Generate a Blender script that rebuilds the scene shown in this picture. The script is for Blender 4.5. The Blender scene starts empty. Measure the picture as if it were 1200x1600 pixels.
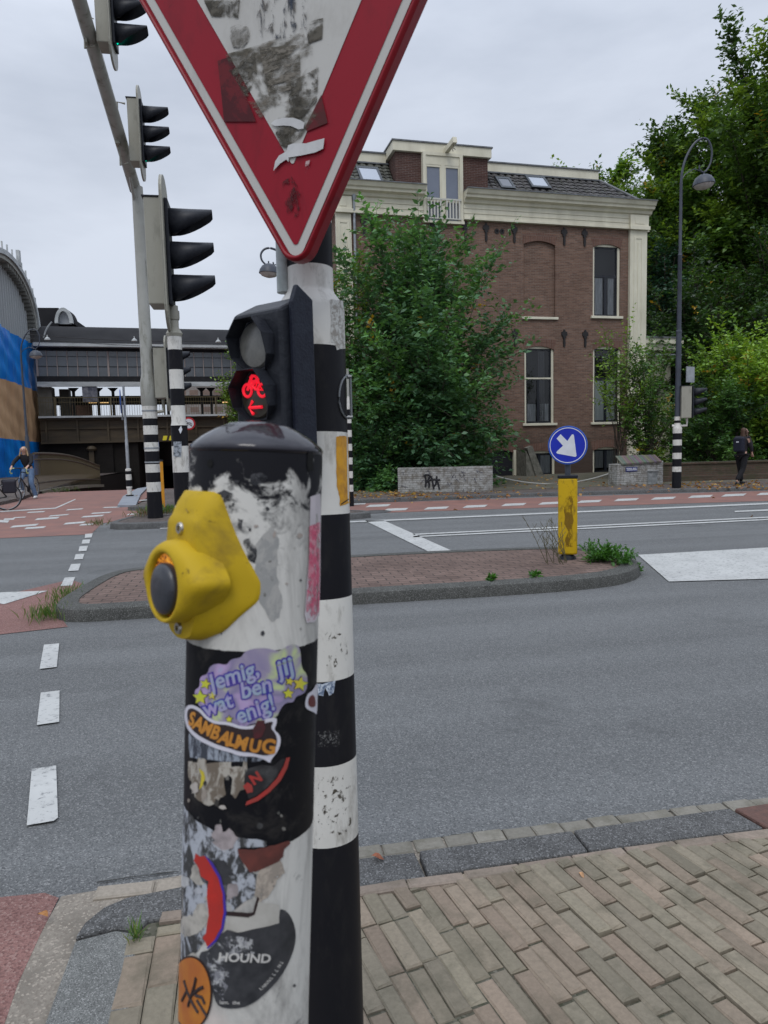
import bpy, bmesh, math, random
import numpy as np
from mathutils import Vector, Matrix
from math import sin, cos, pi, radians as R_, atan2, sqrt
random.seed(7); NR = np.random.default_rng(7)
S = bpy.context.scene; COL = S.collection
# ---------------------------------------------------------------- camera
CH = 1.5; FPX = 1109.0; YAW, PITCH, ROLL = R_(-10), R_(5.5), R_(-1.4)
RM = Matrix.Rotation(YAW,3,'Z') @ Matrix.Rotation(pi/2-PITCH,3,'X') @ Matrix.Rotation(ROLL,3,'Z')
C0 = Vector((0,0,CH))
cd = bpy.data.cameras.new('camera'); cam = bpy.data.objects.new('camera', cd); COL.objects.link(cam)
cam.matrix_world = Matrix.Translation(C0) @ RM.to_4x4()
cd.sensor_fit='VERTICAL'; cd.sensor_height=36; cd.lens=36*FPX/1600; cd.clip_end=2000; cd.clip_start=0.05
cd.dof.use_dof=True; cd.dof.focus_distance=4.5; cd.dof.aperture_fstop=11
S.camera = cam
# ---------------------------------------------------------------- sky
SUN_EL, SUN_AZ = R_(55), R_(200)
w = bpy.data.worlds.new('World'); S.world = w; w.use_nodes=True
nt = w.node_tree; nt.nodes.clear(); NN=nt.nodes.new; LK=nt.links.new
out=NN('ShaderNodeOutputWorld'); bg=NN('ShaderNodeBackground'); bg.inputs[1].default_value=0.1
sky=NN('ShaderNodeTexSky'); sky.sky_type='NISHITA'; sky.sun_disc=False; sky.sun_elevation=SUN_EL; sky.sun_rotation=SUN_AZ
tc=NN('ShaderNodeTexCoord'); mp=NN('ShaderNodeMapping'); mp.inputs['Scale'].default_value=(1,1,3.2)
LK(tc.outputs['Generated'],mp.inputs[0])
no=NN('ShaderNodeTexNoise'); no.inputs['Scale'].default_value=1.7; no.inputs['Detail'].default_value=6; no.inputs['Roughness'].default_value=.52; LK(mp.outputs[0],no.inputs[0])
cr=NN('ShaderNodeValToRGB'); cr.color_ramp.elements[0].position=.36; cr.color_ramp.elements[0].color=(4.75,5.25,6.2,1)
cr.color_ramp.elements[1].position=.66; cr.color_ramp.elements[1].color=(7.1,7.65,8.7,1); LK(no.outputs[0],cr.inputs[0])
sx=NN('ShaderNodeSeparateXYZ'); LK(tc.outputs['Generated'],sx.inputs[0])
pw=NN('ShaderNodeMath'); pw.operation='POWER'; pw.inputs[1].default_value=2.6; pw.use_clamp=True
mx0=NN('ShaderNodeMath'); mx0.operation='MAXIMUM'; mx0.inputs[1].default_value=0; LK(sx.outputs[2],mx0.inputs[0]); LK(mx0.outputs[0],pw.inputs[0])
ma=NN('ShaderNodeMath'); ma.operation='MULTIPLY_ADD'; ma.inputs[1].default_value=1.7; ma.inputs[2].default_value=0.97; LK(pw.outputs[0],ma.inputs[0])
vm=NN('ShaderNodeVectorMath'); vm.operation='SCALE'; LK(cr.outputs[0],vm.inputs[0]); LK(ma.outputs[0],vm.inputs['Scale'])
mx=NN('ShaderNodeMix'); mx.data_type='RGBA'; mx.inputs[0].default_value=.93; LK(sky.outputs[0],mx.inputs[6]); LK(vm.outputs[0],mx.inputs[7])
LK(mx.outputs[2],bg.inputs[0]); LK(bg.outputs[0],out.inputs[0])
sl=bpy.data.lights.new('sun','SUN'); sl.energy=1.0; sl.angle=R_(25); sl.color=(1,.97,.93)
so=bpy.data.objects.new('sun',sl); COL.objects.link(so)
so.rotation_euler=Vector((-sin(SUN_AZ)*cos(SUN_EL),-cos(SUN_AZ)*cos(SUN_EL),-sin(SUN_EL))).to_track_quat('-Z','Y').to_euler()
S.view_settings.view_transform='Standard'; S.view_settings.look='None'; S.view_settings.exposure=0.0; S.view_settings.gamma=1
S.cycles.max_bounces=6; S.cycles.transparent_max_bounces=8
# ---------------------------------------------------------------- helpers: photo geometry -> world points
def ray(px,py): return RM @ Vector(((px-600)/FPX, -(py-800)/FPX, -1))
def G(px,py,z=0.0):
    d=ray(px,py); return C0+d*((z-CH)/d.z)
def AY(px,py,Y):
    d=ray(px,py); return C0+d*(Y/d.y)
def AX(px,py,X):
    d=ray(px,py); return C0+d*(X/d.x)
def DP(px,py,t): return C0+ray(px,py)*t
# ---------------------------------------------------------------- materials
MATS={}
def mat(name,c,rough=.7,c2=None,scale=8.,bump=0.,bscale=None,metal=0.,emit=None,es=0.,trans=0.,spec=.4,detail=5.,coat=0.,stretch=None,lo=.35,hi=.65,bdist=.01):
    if name in MATS: return MATS[name]
    m=bpy.data.materials.new(name); m.use_nodes=True; n=m.node_tree; p=n.nodes['Principled BSDF']
    p.inputs['Base Color'].default_value=(*c,1); p.inputs['Roughness'].default_value=rough; p.inputs['Metallic'].default_value=metal
    p.inputs['Specular IOR Level'].default_value=spec; p.inputs['Coat Weight'].default_value=coat
    t=n.nodes.new('ShaderNodeTexCoord'); co=t.outputs['Object']
    if stretch:
        q=n.nodes.new('ShaderNodeMapping'); q.inputs['Scale'].default_value=stretch; n.links.new(co,q.inputs[0]); co=q.outputs[0]
    if c2:
        a=n.nodes.new('ShaderNodeTexNoise'); a.inputs['Scale'].default_value=scale; a.inputs['Detail'].default_value=detail; a.inputs['Roughness'].default_value=.6
        n.links.new(co,a.inputs[0]); r=n.nodes.new('ShaderNodeValToRGB'); e=r.color_ramp.elements
        e[0].position=lo; e[0].color=(*c,1); e[1].position=hi; e[1].color=(*c2,1)
        n.links.new(a.outputs[0],r.inputs[0]); n.links.new(r.outputs[0],p.inputs['Base Color'])
    if bump:
        b=n.nodes.new('ShaderNodeTexNoise'); b.inputs['Scale'].default_value=bscale or scale*3; b.inputs['Detail'].default_value=4
        n.links.new(co,b.inputs[0]); u=n.nodes.new('ShaderNodeBump'); u.inputs['Strength'].default_value=bump; u.inputs['Distance'].default_value=bdist
        n.links.new(b.outputs[0],u.inputs['Height']); n.links.new(u.outputs[0],p.inputs['Normal'])
    if emit: p.inputs['Emission Color'].default_value=(*emit,1); p.inputs['Emission Strength'].default_value=es
    if trans: p.inputs['Transmission Weight'].default_value=trans
    MATS[name]=m; return m
class NB:
    """small node-graph helper on top of a material"""
    def __init__(s,name,rough=.8,spec=.3):
        s.m=bpy.data.materials.new(name); s.m.use_nodes=True; s.t=s.m.node_tree; s.p=s.t.nodes['Principled BSDF']; MATS[name]=s.m
        s.p.inputs['Roughness'].default_value=rough; s.p.inputs['Specular IOR Level'].default_value=spec
        s.co=s.t.nodes.new('ShaderNodeTexCoord').outputs['Object']
    def n(s,k,**kw):
        x=s.t.nodes.new(k)
        for a,b in kw.items(): setattr(x,a,b)
        return x
    def l(s,a,b): s.t.links.new(a,b)
    def noise(s,sc,det=4,rough=.55,vec=None,stretch=None,dist=0):
        x=s.n('ShaderNodeTexNoise'); x.inputs['Scale'].default_value=sc; x.inputs['Detail'].default_value=det; x.inputs['Roughness'].default_value=rough; x.inputs['Distortion'].default_value=dist
        v=vec or s.co
        if stretch:
            q=s.n('ShaderNodeMapping'); q.inputs['Scale'].default_value=stretch; s.l(v,q.inputs[0]); v=q.outputs[0]
        s.l(v,x.inputs[0]); return x.outputs[0]
    def ramp(s,f,*pts):
        r=s.n('ShaderNodeValToRGB'); e=r.color_ramp.elements
        while len(e)<len(pts): e.new(.5)
        for i,(p,c) in enumerate(pts):
            e[i].position=p; e[i].color=(*c,1) if not isinstance(c,(int,float)) else (c,c,c,1)
        s.l(f,r.inputs[0]); return r.outputs[0]
    def mix(s,f,a,b,mode='MIX'):
        x=s.n('ShaderNodeMix',data_type='RGBA',blend_type=mode)
        for i,v in ((0,f),(6,a),(7,b)):
            if isinstance(v,(int,float)): x.inputs[i].default_value=v
            elif isinstance(v,tuple): x.inputs[i].default_value=(*v,1)
            else: s.l(v,x.inputs[i])
        return x.outputs[2]
    def math(s,op,a,b=None,c=None,clamp=False):
        x=s.n('ShaderNodeMath',operation=op,use_clamp=clamp)
        for i,v in enumerate((a,b,c)):
            if v is None: continue
            if isinstance(v,(int,float)): x.inputs[i].default_value=v
            else: s.l(v,x.inputs[i])
        return x.outputs[0]
    def xyz(s,v=None):
        x=s.n('ShaderNodeSeparateXYZ'); s.l(v or s.co,x.inputs[0]); return x.outputs
    def bump(s,h,st=.4,d=.01):
        b=s.n('ShaderNodeBump'); b.inputs['Strength'].default_value=st; b.inputs['Distance'].default_value=d; s.l(h,b.inputs['Height']); s.l(b.outputs[0],s.p.inputs['Normal'])
    def col(s,c): s.l(c,s.p.inputs['Base Color'])
# ---- ground materials
def asphalt(name,base,speck_l,speck_d,fine=170):
    b=NB(name,.85,.35)
    big=b.noise(.35,4,.6); mid=b.noise(3.,5,.65); v=b.n('ShaderNodeTexVoronoi'); v.inputs['Scale'].default_value=fine; b.l(b.co,v.inputs[0])
    x=b.xyz(); tr=b.noise(1.6,2,.5,stretch=(.03,1.1,1))
    c=b.mix(b.ramp(big,(.3,0.),(.7,1.)),tuple(k*.84 for k in base),tuple(k*1.1 for k in base))
    c=b.mix(b.math('MULTIPLY',b.ramp(mid,(.35,0.),(.7,1.)),.35),c,tuple(k*.75 for k in base))
    c=b.mix(b.math('MULTIPLY',b.ramp(tr,(.4,0.),(.62,1.)),.5),c,tuple(k*1.32 for k in base)); c=b.mix(b.math('MULTIPLY',b.ramp(b.noise(1.1,3,.5,stretch=(.05,1.,1)),(.5,0.),(.68,1.)),.4),c,tuple(k*.66 for k in base))
    sp=b.xyz(v.outputs['Color'])
    c=b.mix(b.ramp(sp[0],(.7,0.),(.9,.45)),c,speck_l); c=b.mix(b.ramp(sp[1],(.6,0.),(.9,.6)),c,speck_d)
    st=b.noise(.9,6,.7,dist=.6); c=b.mix(b.ramp(st,(.58,0.),(.68,.42)),c,tuple(k*.5 for k in base))
    b.col(c); b.bump(b.math('ADD',v.outputs['Distance'],b.math('MULTIPLY',b.noise(90,3,.6),.8)),.75,.006); return b.m
ASPH=asphalt('asphalt',(.140,.145,.146),(.36,.36,.355),(.06,.062,.064))
REDA=asphalt('red_asphalt',(.235,.125,.11),(.36,.25,.22),(.11,.05,.045),140)
REDF=mat('far_red_lane',(.25,.125,.10),.85,(.19,.105,.09),2.,.3,60)
def paint_mat(name,c,wear=(.15,.155,.16)):
    b=NB(name,.7,.35); n=b.noise(26,7,.75); n2=b.noise(2.5,4,.6); n3=b.noise(9,5,.7)
    c1=b.mix(b.ramp(n2,(.3,0.),(.75,1.)),c,tuple(k*.8 for k in c)); c1=b.mix(b.math('MULTIPLY',b.ramp(n3,(.55,0.),(.7,1.)),.25),c1,tuple(k*.5 for k in c))
    b.col(b.mix(b.ramp(n,(.54,0.),(.63,.85)),c1,wear)); b.bump(n,.3,.003); return b.m
RPAINT=paint_mat('road_paint',(.50,.505,.49))
def brick_mat(name,c1,c2,mor,bw=.22,rh=.062,ms=.008,vec='xyz',var=.5,extra=None):
    b=NB(name,.88,.2); x=b.xyz()
    cb=b.n('ShaderNodeCombineXYZ')
    if vec=='xy': b.l(x[0],cb.inputs[0]); b.l(x[1],cb.inputs[1])
    else: b.l(b.math('ADD',x[0],x[1]),cb.inputs[0]); b.l(x[2],cb.inputs[1])
    t=b.n('ShaderNodeTexBrick'); t.inputs['Scale'].default_value=1; t.inputs['Brick Width'].default_value=bw; t.inputs['Row Height'].default_value=rh
    t.inputs['Mortar Size'].default_value=ms; t.inputs['Mortar Smooth'].default_value=.2; t.inputs['Color1'].default_value=(*c1,1); t.inputs['Color2'].default_value=(*c2,1); t.inputs['Mortar'].default_value=(*mor,1)
    wob=b.n('ShaderNodeVectorMath',operation='ADD'); wn=b.n('ShaderNodeTexNoise'); wn.inputs['Scale'].default_value=3; b.l(b.co,wn.inputs[0])
    sc=b.n('ShaderNodeVectorMath',operation='SCALE'); sc.inputs['Scale'].default_value=.012; b.l(wn.outputs['Color'],sc.inputs[0])
    b.l(cb.outputs[0],wob.inputs[0]); b.l(sc.outputs[0],wob.inputs[1]); b.l(wob.outputs[0],t.inputs['Vector'])
    n1=b.noise(.55,5,.65); n2=b.noise(3.2,7,.78,stretch=(.5,.5,4.))
    c=b.mix(b.math('MULTIPLY',b.ramp(n1,(.35,0.),(.7,1.)),var),t.outputs['Color'],tuple(k*.45 for k in c1))
    c=b.mix(b.math('MULTIPLY',b.ramp(n2,(.46,0.),(.62,1.)),.55),c,tuple(k*.42 for k in c1)); c=b.mix(b.math('MULTIPLY',b.ramp(b.noise(9,6,.75,stretch=(1,1,2.5)),(.55,0.),(.68,1.)),.4),c,tuple(k*1.7 for k in c1))
    if extra: c=extra(b,c,x)
    b.col(c); b.bump(b.math('SUBTRACT',1,t.outputs['Fac']),.6,.012); return b.m
def lowdirt(b,c,x):
    n=b.noise(2.2,6,.7); h=b.math('ADD',x[2],b.math('MULTIPLY',n,1.6))
    f=b.ramp(b.math('MULTIPLY',h,.2),(.36,.8),(.56,0.)); return b.mix(f,c,(.055,.042,.036))
BRICK=brick_mat('house_brick',(.255,.150,.108),(.140,.084,.063),(.22,.195,.17),extra=lowdirt)
BRICKD=brick_mat('dormer_brick',(.11,.052,.042),(.075,.038,.034),(.20,.17,.15))
WBRICK=brick_mat('whitewashed_brick',(.52,.52,.50),(.38,.38,.37),(.22,.22,.21),extra=lambda b,c,x: b.mix(b.ramp(b.noise(5,6,.7),(.44,0.),(.62,.8)),c,(.13,.11,.085)))
LBRICK=brick_mat('low_wall_brick',(.13,.08,.06),(.09,.06,.05),(.10,.10,.08),extra=lambda b,c,x: b.mix(b.ramp(b.noise(3,6,.7),(.4,0.),(.65,.6)),c,(.05,.06,.03)))
ISLB=brick_mat('island_brick',(.20,.140,.118),(.155,.11,.095),(.05,.045,.04),.21,.105,.007,'xy',.35)
FARP=brick_mat('far_paving',(.15,.125,.11),(.12,.10,.095),(.06,.055,.05),.3,.3,.01,'xy',.5)
def stone_mat(name,base,l,d,sc=230):
    b=NB(name,.85,.3); v=b.n('ShaderNodeTexVoronoi'); v.inputs['Scale'].default_value=sc; b.l(b.co,v.inputs[0]); sp=b.xyz(v.outputs['Color']); n=b.noise(6,6,.7)
    c=b.mix(b.ramp(n,(.35,0.),(.65,1.)),base,tuple(k*.6 for k in base)); c=b.mix(b.ramp(sp[0],(.75,0.),(.9,.8)),c,l); c=b.mix(b.ramp(sp[1],(.6,0.),(.85,.7)),c,d)
    b.col(c); b.bump(v.outputs['Distance'],.35,.003); return b.m
KERB=stone_mat('kerb_stone',(.12,.12,.118),(.21,.21,.21),(.03,.03,.03))
SLAB=stone_mat('pale_slab',(.19,.195,.185),(.30,.30,.29),(.06,.06,.06),330)
CONC=stone_mat('concrete_fill',(.27,.24,.20),(.34,.30,.25),(.17,.145,.12),150)
def attr_mat(name,rough=.85,bscale=60,bump=.5,trans=0,bd=.004,dirt=None,spec=.25):
    b=NB(name,rough,spec); a=b.n('ShaderNodeAttribute',attribute_name='tint'); n=b.noise(bscale,6,.7)
    c=b.mix(b.math('MULTIPLY',b.ramp(n,(.35,0.),(.7,1.)),.3),a.outputs['Color'],(.05,.045,.035))
    if dirt: c=b.mix(b.ramp(b.noise(5,6,.7),(.5,0.),(.66,.55)),c,dirt)
    b.col(c); b.bump(n,bump,bd); return b.m
PAVB=attr_mat('paving_brick',.9,70,.6,dirt=(.09,.085,.06))
def leaf_mat(name):
    m=bpy.data.materials.new(name); m.use_nodes=True; t=m.node_tree; t.nodes.clear(); MATS[name]=m
    o=t.nodes.new('ShaderNodeOutputMaterial'); a=t.nodes.new('ShaderNodeAttribute'); a.attribute_name='tint'
    p=t.nodes.new('ShaderNodeBsdfPrincipled'); p.inputs['Roughness'].default_value=.42; p.inputs['Specular IOR Level'].default_value=.45
    q=t.nodes.new('ShaderNodeBsdfTranslucent'); g=t.nodes.new('ShaderNodeMix'); g.data_type='RGBA'; g.blend_type='MULTIPLY'; g.inputs[0].default_value=1; g.inputs[7].default_value=(1.3,1.25,.5,1)
    x=t.nodes.new('ShaderNodeMixShader'); x.inputs[0].default_value=.3
    t.links.new(a.outputs['Color'],p.inputs['Base Color']); t.links.new(a.outputs['Color'],g.inputs[6]); t.links.new(g.outputs[2],q.inputs[0])
    t.links.new(p.outputs[0],x.inputs[1]); t.links.new(q.outputs[0],x.inputs[2]); t.links.new(x.outputs[0],o.inputs[0]); return m
LEAF=leaf_mat('leaf'); BARK=mat('bark',(.05,.04,.03),.9,(.09,.075,.06),12,.8,30)
CREAM=mat('cream_paint',(.71,.675,.54),.6,(.54,.51,.40),2.5,.2,40,stretch=(1,1,.35),lo=.3,hi=.75)
CREAMD=mat('cream_render',(.60,.57,.43),.8,(.48,.455,.34),1.2,.3,40)
BLKF=mat('black_window_frame',(.012,.014,.02),.35)
GLASS=mat('window_glassx',(.035,.042,.045),.06,spec=1.0)
CURT=mat('curtain',(.62,.63,.64),.9,(.30,.31,.33),9,stretch=(9,1,.3))
CURTW=mat('white_blind',(.80,.82,.80),.9,(.66,.68,.67),3,stretch=(9,1,.3))
IRON=mat('wrought_iron',(.015,.013,.013),.6)
TILE=attr_mat('roof_tile',.6,20,.4,bd=.01,dirt=(.065,.075,.045),spec=.45)
LEAD=mat('lead',(.16,.17,.18),.5,(.10,.105,.11),5)
ZINC=mat('zinc_pipe',(.36,.38,.40),.45,(.25,.27,.29),8,metal=.3)
GLSKY=mat('skylight_glass',(.36,.40,.46),.12,spec=1.)
def pole_paint(name,c,dirt,amt=.5,sc=22,stretch=(1,1,.35),rough=.4,spec=.4):
    b=NB(name,rough,.45); n=b.noise(sc,7,.7,stretch=stretch,dist=.3); n2=b.noise(sc*.25,5,.6); n3=b.noise(sc*6,5,.7)
    x=b.mix(b.math('MULTIPLY',b.ramp(n,(.52,0.),(.68,1.)),amt),c,dirt); x=b.mix(b.math('MULTIPLY',b.ramp(n2,(.4,0.),(.7,1.)),amt*.6),x,tuple((a+d)*.5 for a,d in zip(c,dirt)))
    x=b.mix(b.ramp(n3,(.66,0.),(.72,amt)),x,tuple(k*.4 for k in dirt)); b.col(x); b.bump(n2,.12,.004); b.p.inputs['Specular IOR Level'].default_value=spec; return b.m
PW=pole_paint('pole_white',(.66,.645,.60),(.15,.13,.10),.55); PB=pole_paint('pole_black',(.013,.013,.016),(.030,.029,.028),.5,rough=.4,spec=.08)
PG=pole_paint('mast_grey',(.36,.36,.33),(.10,.10,.065),.8,6,(1,1,.3)); HG=pole_paint('housing_grey',(.31,.30,.25),(.15,.15,.12),.5,8)
BLK=mat('black_plastic',(.012,.014,.020),.45,(.020,.022,.028),30,.15,120,spec=.25); DKB=mat('dark_blue_grey_metal',(.055,.065,.085),.45,(.04,.045,.06),5)
YEL=pole_paint('yellow_plastic',(.56,.36,.008),(.14,.085,.02),.75,7,(1.6,1.6,.8),.55,.25)
YELH=pole_paint('yellow_housing',(.50,.335,.010),(.20,.13,.02),.8,13,(1,1,1),.6,.22)
ORG=pole_paint('orange_plastic',(.62,.28,.02),(.2,.09,.02),.5,9)
BLUE=mat('sign_blue',(.008,.02,.36),.35,(.01,.03,.42),5); BLUER=mat('sign_blue_rim',(.02,.10,.42),.4); WHT=mat('sign_white',(.68,.70,.74),.4,(.6,.62,.66),9)
# ---------------------------------------------------------------- mesh builder
class MB:
    def __init__(s): s.v=[]; s.f=[]; s.m=[]; s.c=[]
    def add(s,vs,fs,mi=0,M=None,col=None):
        o=len(s.v); s.v+= [tuple(M@Vector(p)) if M else tuple(p) for p in vs]
        s.f+=[[i+o for i in f] for f in fs]; s.m+=[mi]*len(fs); s.c+=[col]*len(fs); return s
    def box(s,a,b,mi=0,M=None,col=None):
        x0,y0,z0=a; x1,y1,z1=b; v=[(x,y,z) for x in (x0,x1) for y in (y0,y1) for z in (z0,z1)]
        return s.add(v,[(0,1,3,2),(4,6,7,5),(0,4,5,1),(2,3,7,6),(0,2,6,4),(1,5,7,3)],mi,M,col)
    def tube(s,pts,r,n=8,mi=0,cap=True,col=None):
        pts=[Vector(p) for p in pts]; rs=r if isinstance(r,(list,tuple)) else [r]*len(pts); vs=[]; up=None
        for i,p in enumerate(pts):
            t=(pts[min(i+1,len(pts)-1)]-pts[max(i-1,0)]).normalized()
            if up is None: up=Vector((0,0,1)) if abs(t.z)<.9 else Vector((1,0,0))
            a=t.cross(up).normalized(); b=t.cross(a).normalized(); up=b.cross(t)*-1 if False else up
            vs+=[p+(a*cos(2*pi*k/n)+b*sin(2*pi*k/n))*rs[i] for k in range(n)]
        fs=[(i*n+k,i*n+(k+1)%n,(i+1)*n+(k+1)%n,(i+1)*n+k) for i in range(len(pts)-1) for k in range(n)]
        if cap: fs+=[tuple(range(n))[::-1],tuple(range((len(pts)-1)*n,len(pts)*n))]
        return s.add(vs,fs,mi,None,col)
    def lathe(s,prof,n=32,mi=0,M=None):
        """prof: list of (r,z[,mi]) ; material of segment i taken from entry i"""
        vs=[(p[0]*cos(2*pi*k/n),p[0]*sin(2*pi*k/n),p[1]) for p in prof for k in range(n)]
        for i in range(len(prof)-1):
            m_=prof[i][2] if len(prof[i])>2 else mi
            o=len(s.v) if i==0 else o
            if i==0: s.v+=[tuple(M@Vector(p)) if M else p for p in vs]
            for k in range(n):
                s.f.append([o+i*n+k,o+i*n+(k+1)%n,o+(i+1)*n+(k+1)%n,o+(i+1)*n+k]); s.m.append(m_); s.c.append(None)
        for idx,rev in ((0,1),(len(prof)-1,0)):
            if prof[idx][0]>1e-4:
                l=[o+idx*n+k for k in range(n)]; s.f.append(l[::-1] if rev else l); s.m.append(prof[idx][2] if len(prof[idx])>2 else mi); s.c.append(None)
        return s
    def prism(s,poly,a,b,ax='z',mi=0,M=None,col=None):
        """extrude a 2D polygon: ax z: (x,y)->z ; ax y: (x,z)->y ; ax x: (y,z)->x"""
        f={'z':lambda p,h:(p[0],p[1],h),'y':lambda p,h:(p[0],h,p[1]),'x':lambda p,h:(h,p[0],p[1])}[ax]
        n=len(poly); v=[f(p,a) for p in poly]+[f(p,b) for p in poly]
        fs=[tuple(range(n))[::-1],tuple(range(n,2*n))]+[(i,(i+1)%n,n+(i+1)%n,n+i) for i in range(n)]
        return s.add(v,fs,mi,M,col)
    def build(s,name,mats,parent=None,smooth=False,bevel=0,fix=True):
        me=bpy.data.meshes.new(name); me.from_pydata(s.v,[],s.f)
        for m_ in (mats if isinstance(mats,(list,tuple)) else [mats]): me.materials.append(m_)
        if len(me.materials)>1: me.polygons.foreach_set('material_index',s.m)
        if any(c is not None for c in s.c):
            at=me.attributes.new('tint','FLOAT_COLOR','FACE')
            for i,c in enumerate(s.c): at.data[i].color=(*(c or (.3,.3,.3)),1)
        if fix:
            bm=bmesh.new(); bm.from_mesh(me); bmesh.ops.recalc_face_normals(bm,faces=bm.faces); bm.to_mesh(me); bm.free()
        if smooth: me.shade_smooth(); 
        o=bpy.data.objects.new(name,me); COL.objects.link(o)
        if smooth and smooth!='all':
            me.set_sharp_from_angle(angle=R_(38))
        if bevel:
            md=o.modifiers.new('bevel','BEVEL'); md.width=bevel; md.segments=2; md.limit_method='ANGLE'
        if parent: o.parent=parent
        return o
def tag(o,label,cat,group=None,kind=None):
    if label: o['label']=label
    if cat: o['category']=cat
    if group: o['group']=group
    if kind: o['kind']=kind
    return o
def thing(name,label,cat,M=None,group=None):
    o=bpy.data.objects.new(name,None); COL.objects.link(o); o.empty_display_size=.2
    if M is not None: o.matrix_world=M if isinstance(M,Matrix) else Matrix.Translation(Vector(M))
    return tag(o,label,cat,group)
def struct(o): o['kind']='structure'; return o
def sheet(name,pts,z,m,th=None):
    b=MB(); P=[tuple((p[0],p[1])) for p in pts]
    if th: b.prism(P,z-th,z)
    else: b.add([(x,y,z) for x,y in P],[tuple(range(len(P)))])
    o=b.build(name,m,fix=bool(th))
    if not th and o.data.polygons[0].normal.z<0: o.data.flip_normals()
    return o
def gp(*pp,z=0): return [tuple(G(x,y,z)[:2]) for x,y in pp]
exec_done=True
# ================================================================ GROUND
rail0=G(57,772); rail1=AY(157,757,44)
gm_=MB()
for P_ in ([(-300,-60),(300,-60),(300,28),(-300,28)],[(0,28),(300,28),(300,110),(0,110)],[(-300,28),(rail0.x,28),(rail1.x,44),(rail1.x+1.2,56),(rail1.x+1.2,110),(-300,110)],[(-300,110),(300,110),(300,700),(-300,700)]): gm_.add([(x,y,-.02) for x,y in P_],[tuple(range(len(P_)))])
struct(gm_.build('ground',FARP,fix=False))
struct(sheet('road',[(-60,-3),(90,-3),(90,20),(-60,20)],0,ASPH))
# red cycle surfaces
struct(sheet('cycle_path',gp((-900,1330),(-200,1425),(0,1404),(70,1397),(92,1405),(62,1465),(28,1540),(-5,1640),(-60,2200),(-900,2400)),.005,REDA))
struct(sheet('cycle_path',[(-9,6.3)]+gp((0,992),(106,980),(92,962),(128,912),(110,906),(0,932))+[(-9,7.7)],.005,REDA))
struct(sheet('cycle_path',[(-40,13.5),(-3.0,13.42),(-3.2,15.3),(-2.6,17.0),(-2.9,18.1),(-3.25,18.4),(-3.6,28.0),(rail0.x,28),(rail0.x-.2,27),(-40,20)],.005,REDF))
struct(sheet('cycle_lane',gp((250,806),(551,803),(800,795),(1200,783),(1500,774),(1500,757),(1200,767),(800,779),(551,787),(250,797)),.005,REDF))
# markings (thin painted sheets)
def mark(pp,z=.010): struct(sheet('road_marking',gp(*pp),z,RPAINT))
def z4(l): return [(x/4,700+y/4) for x,y in l]
for q in ([(533,540),(580,537),(573,562),(530,565)],[(517,577),(565,575),(558,600),(510,602)],[(498,618),(550,615),(540,647),(490,650)],[(473,668),(527,665),(518,698),(463,701)],[(445,730),(505,727),(490,770),(425,774)],[(405,815),(470,811),(450,864),(378,868)],
          [(300,897),(25,982),(-260,930),(-200,915)]): mark(z4(q))
for q in ([(262,35),(353,27),(338,168),(236,180)],[(243,322),(355,309),(353,497),(220,516)],[(190,780),(335,758),(346,1070),(320,1090),(160,1117)]): mark([(x/3.81,1000+y/3.81) for x,y in q])
for x0,y0,x1,y1,t in ((165,405,285,400,7),(300,428,435,418,8),(215,448,375,438,12),(-40,458,60,462,14),(20,448,95,446,10),(60,495,245,482,13),(150,505,290,497,12),(410,389,525,382,7),(565,411,700,404,8),(505,433,655,424,10),(395,476,540,466,12),(495,484,590,478,10),(640,374,760,371,6),(790,418,935,408,10),(80,438,165,434,6),(865,330,935,325,6),(880,362,935,360,5)):
    sh=(x1-x0)*.12; mark(z4([(x0+sh,y0-t/2),(x1,y1-t/2),(x1-sh,y1+t/2),(x0,y0+t/2)]))
mark(z4([(-400,420),(345,375),(470,320),(474,324),(350,381),(-400,428)]))
mark([(570,814),(600,814),(727,871),(690,873)],.010)
mark([(250,824.5),(551,815),(1200,786.3),(1500,773),(1500,775.2),(1200,788.6),(551,817),(250,827)])
for a,b_ in ((0,1.8),(3.6,5.4)): mark([(646,835+a),(1200,808+a),(1500,793.4+a),(1500,793.4+b_*.95),(1200,808+b_),(646,835+b_)],.010)
mark([(1148,799),(1200,796.5),(1300,792),(1300,795),(1200,798.8),(1148,801)])
mark([(997,868),(1045,910),(1200,905.5),(1500,893),(1500,841),(1200,856.5)])
for i,(x,y) in enumerate([(60,57),(110,68),(225,64),(335,59),(445,54),(550,50),(660,45),(765,40),(870,36),(975,31),(1070,27),(1170,23),(1280,18)]):
    x0=540+x/1.818; y0=760+y/1.818; mark([(x0+5,y0-2),(x0+38,y0-3.3),(x0+33,y0+.3),(x0-2,y0+1.8)])
mark([(550,787.5),(572,786.6),(570,788.5),(549,789.4)]) ; mark([(548,803.5),(580,802),(560,806),(548,806.5)])
struct(sheet('pavement_patch',z4 and gp(*z4([(735,372),(770,312),(860,262),(925,252),(880,300),(850,370)])),.06,mat('grey_slab',(.26,.28,.31),.8,(.2,.22,.25),2),.06))
mh=MB(); c=G(588,800); mh.lathe([(.33,.0),(.33,.012),(.27,.014),(.27,.010),(0.0001,.010)],28,M=Matrix.Translation(c)); struct(mh.build('manhole_cover',mat('cast_iron',(.06,.06,.062),.7,(.1,.1,.1),20)))
# tar patches / cracks on the near carriageway
TAR=mat('tar_crack',(.05,.05,.052),.8)
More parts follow.
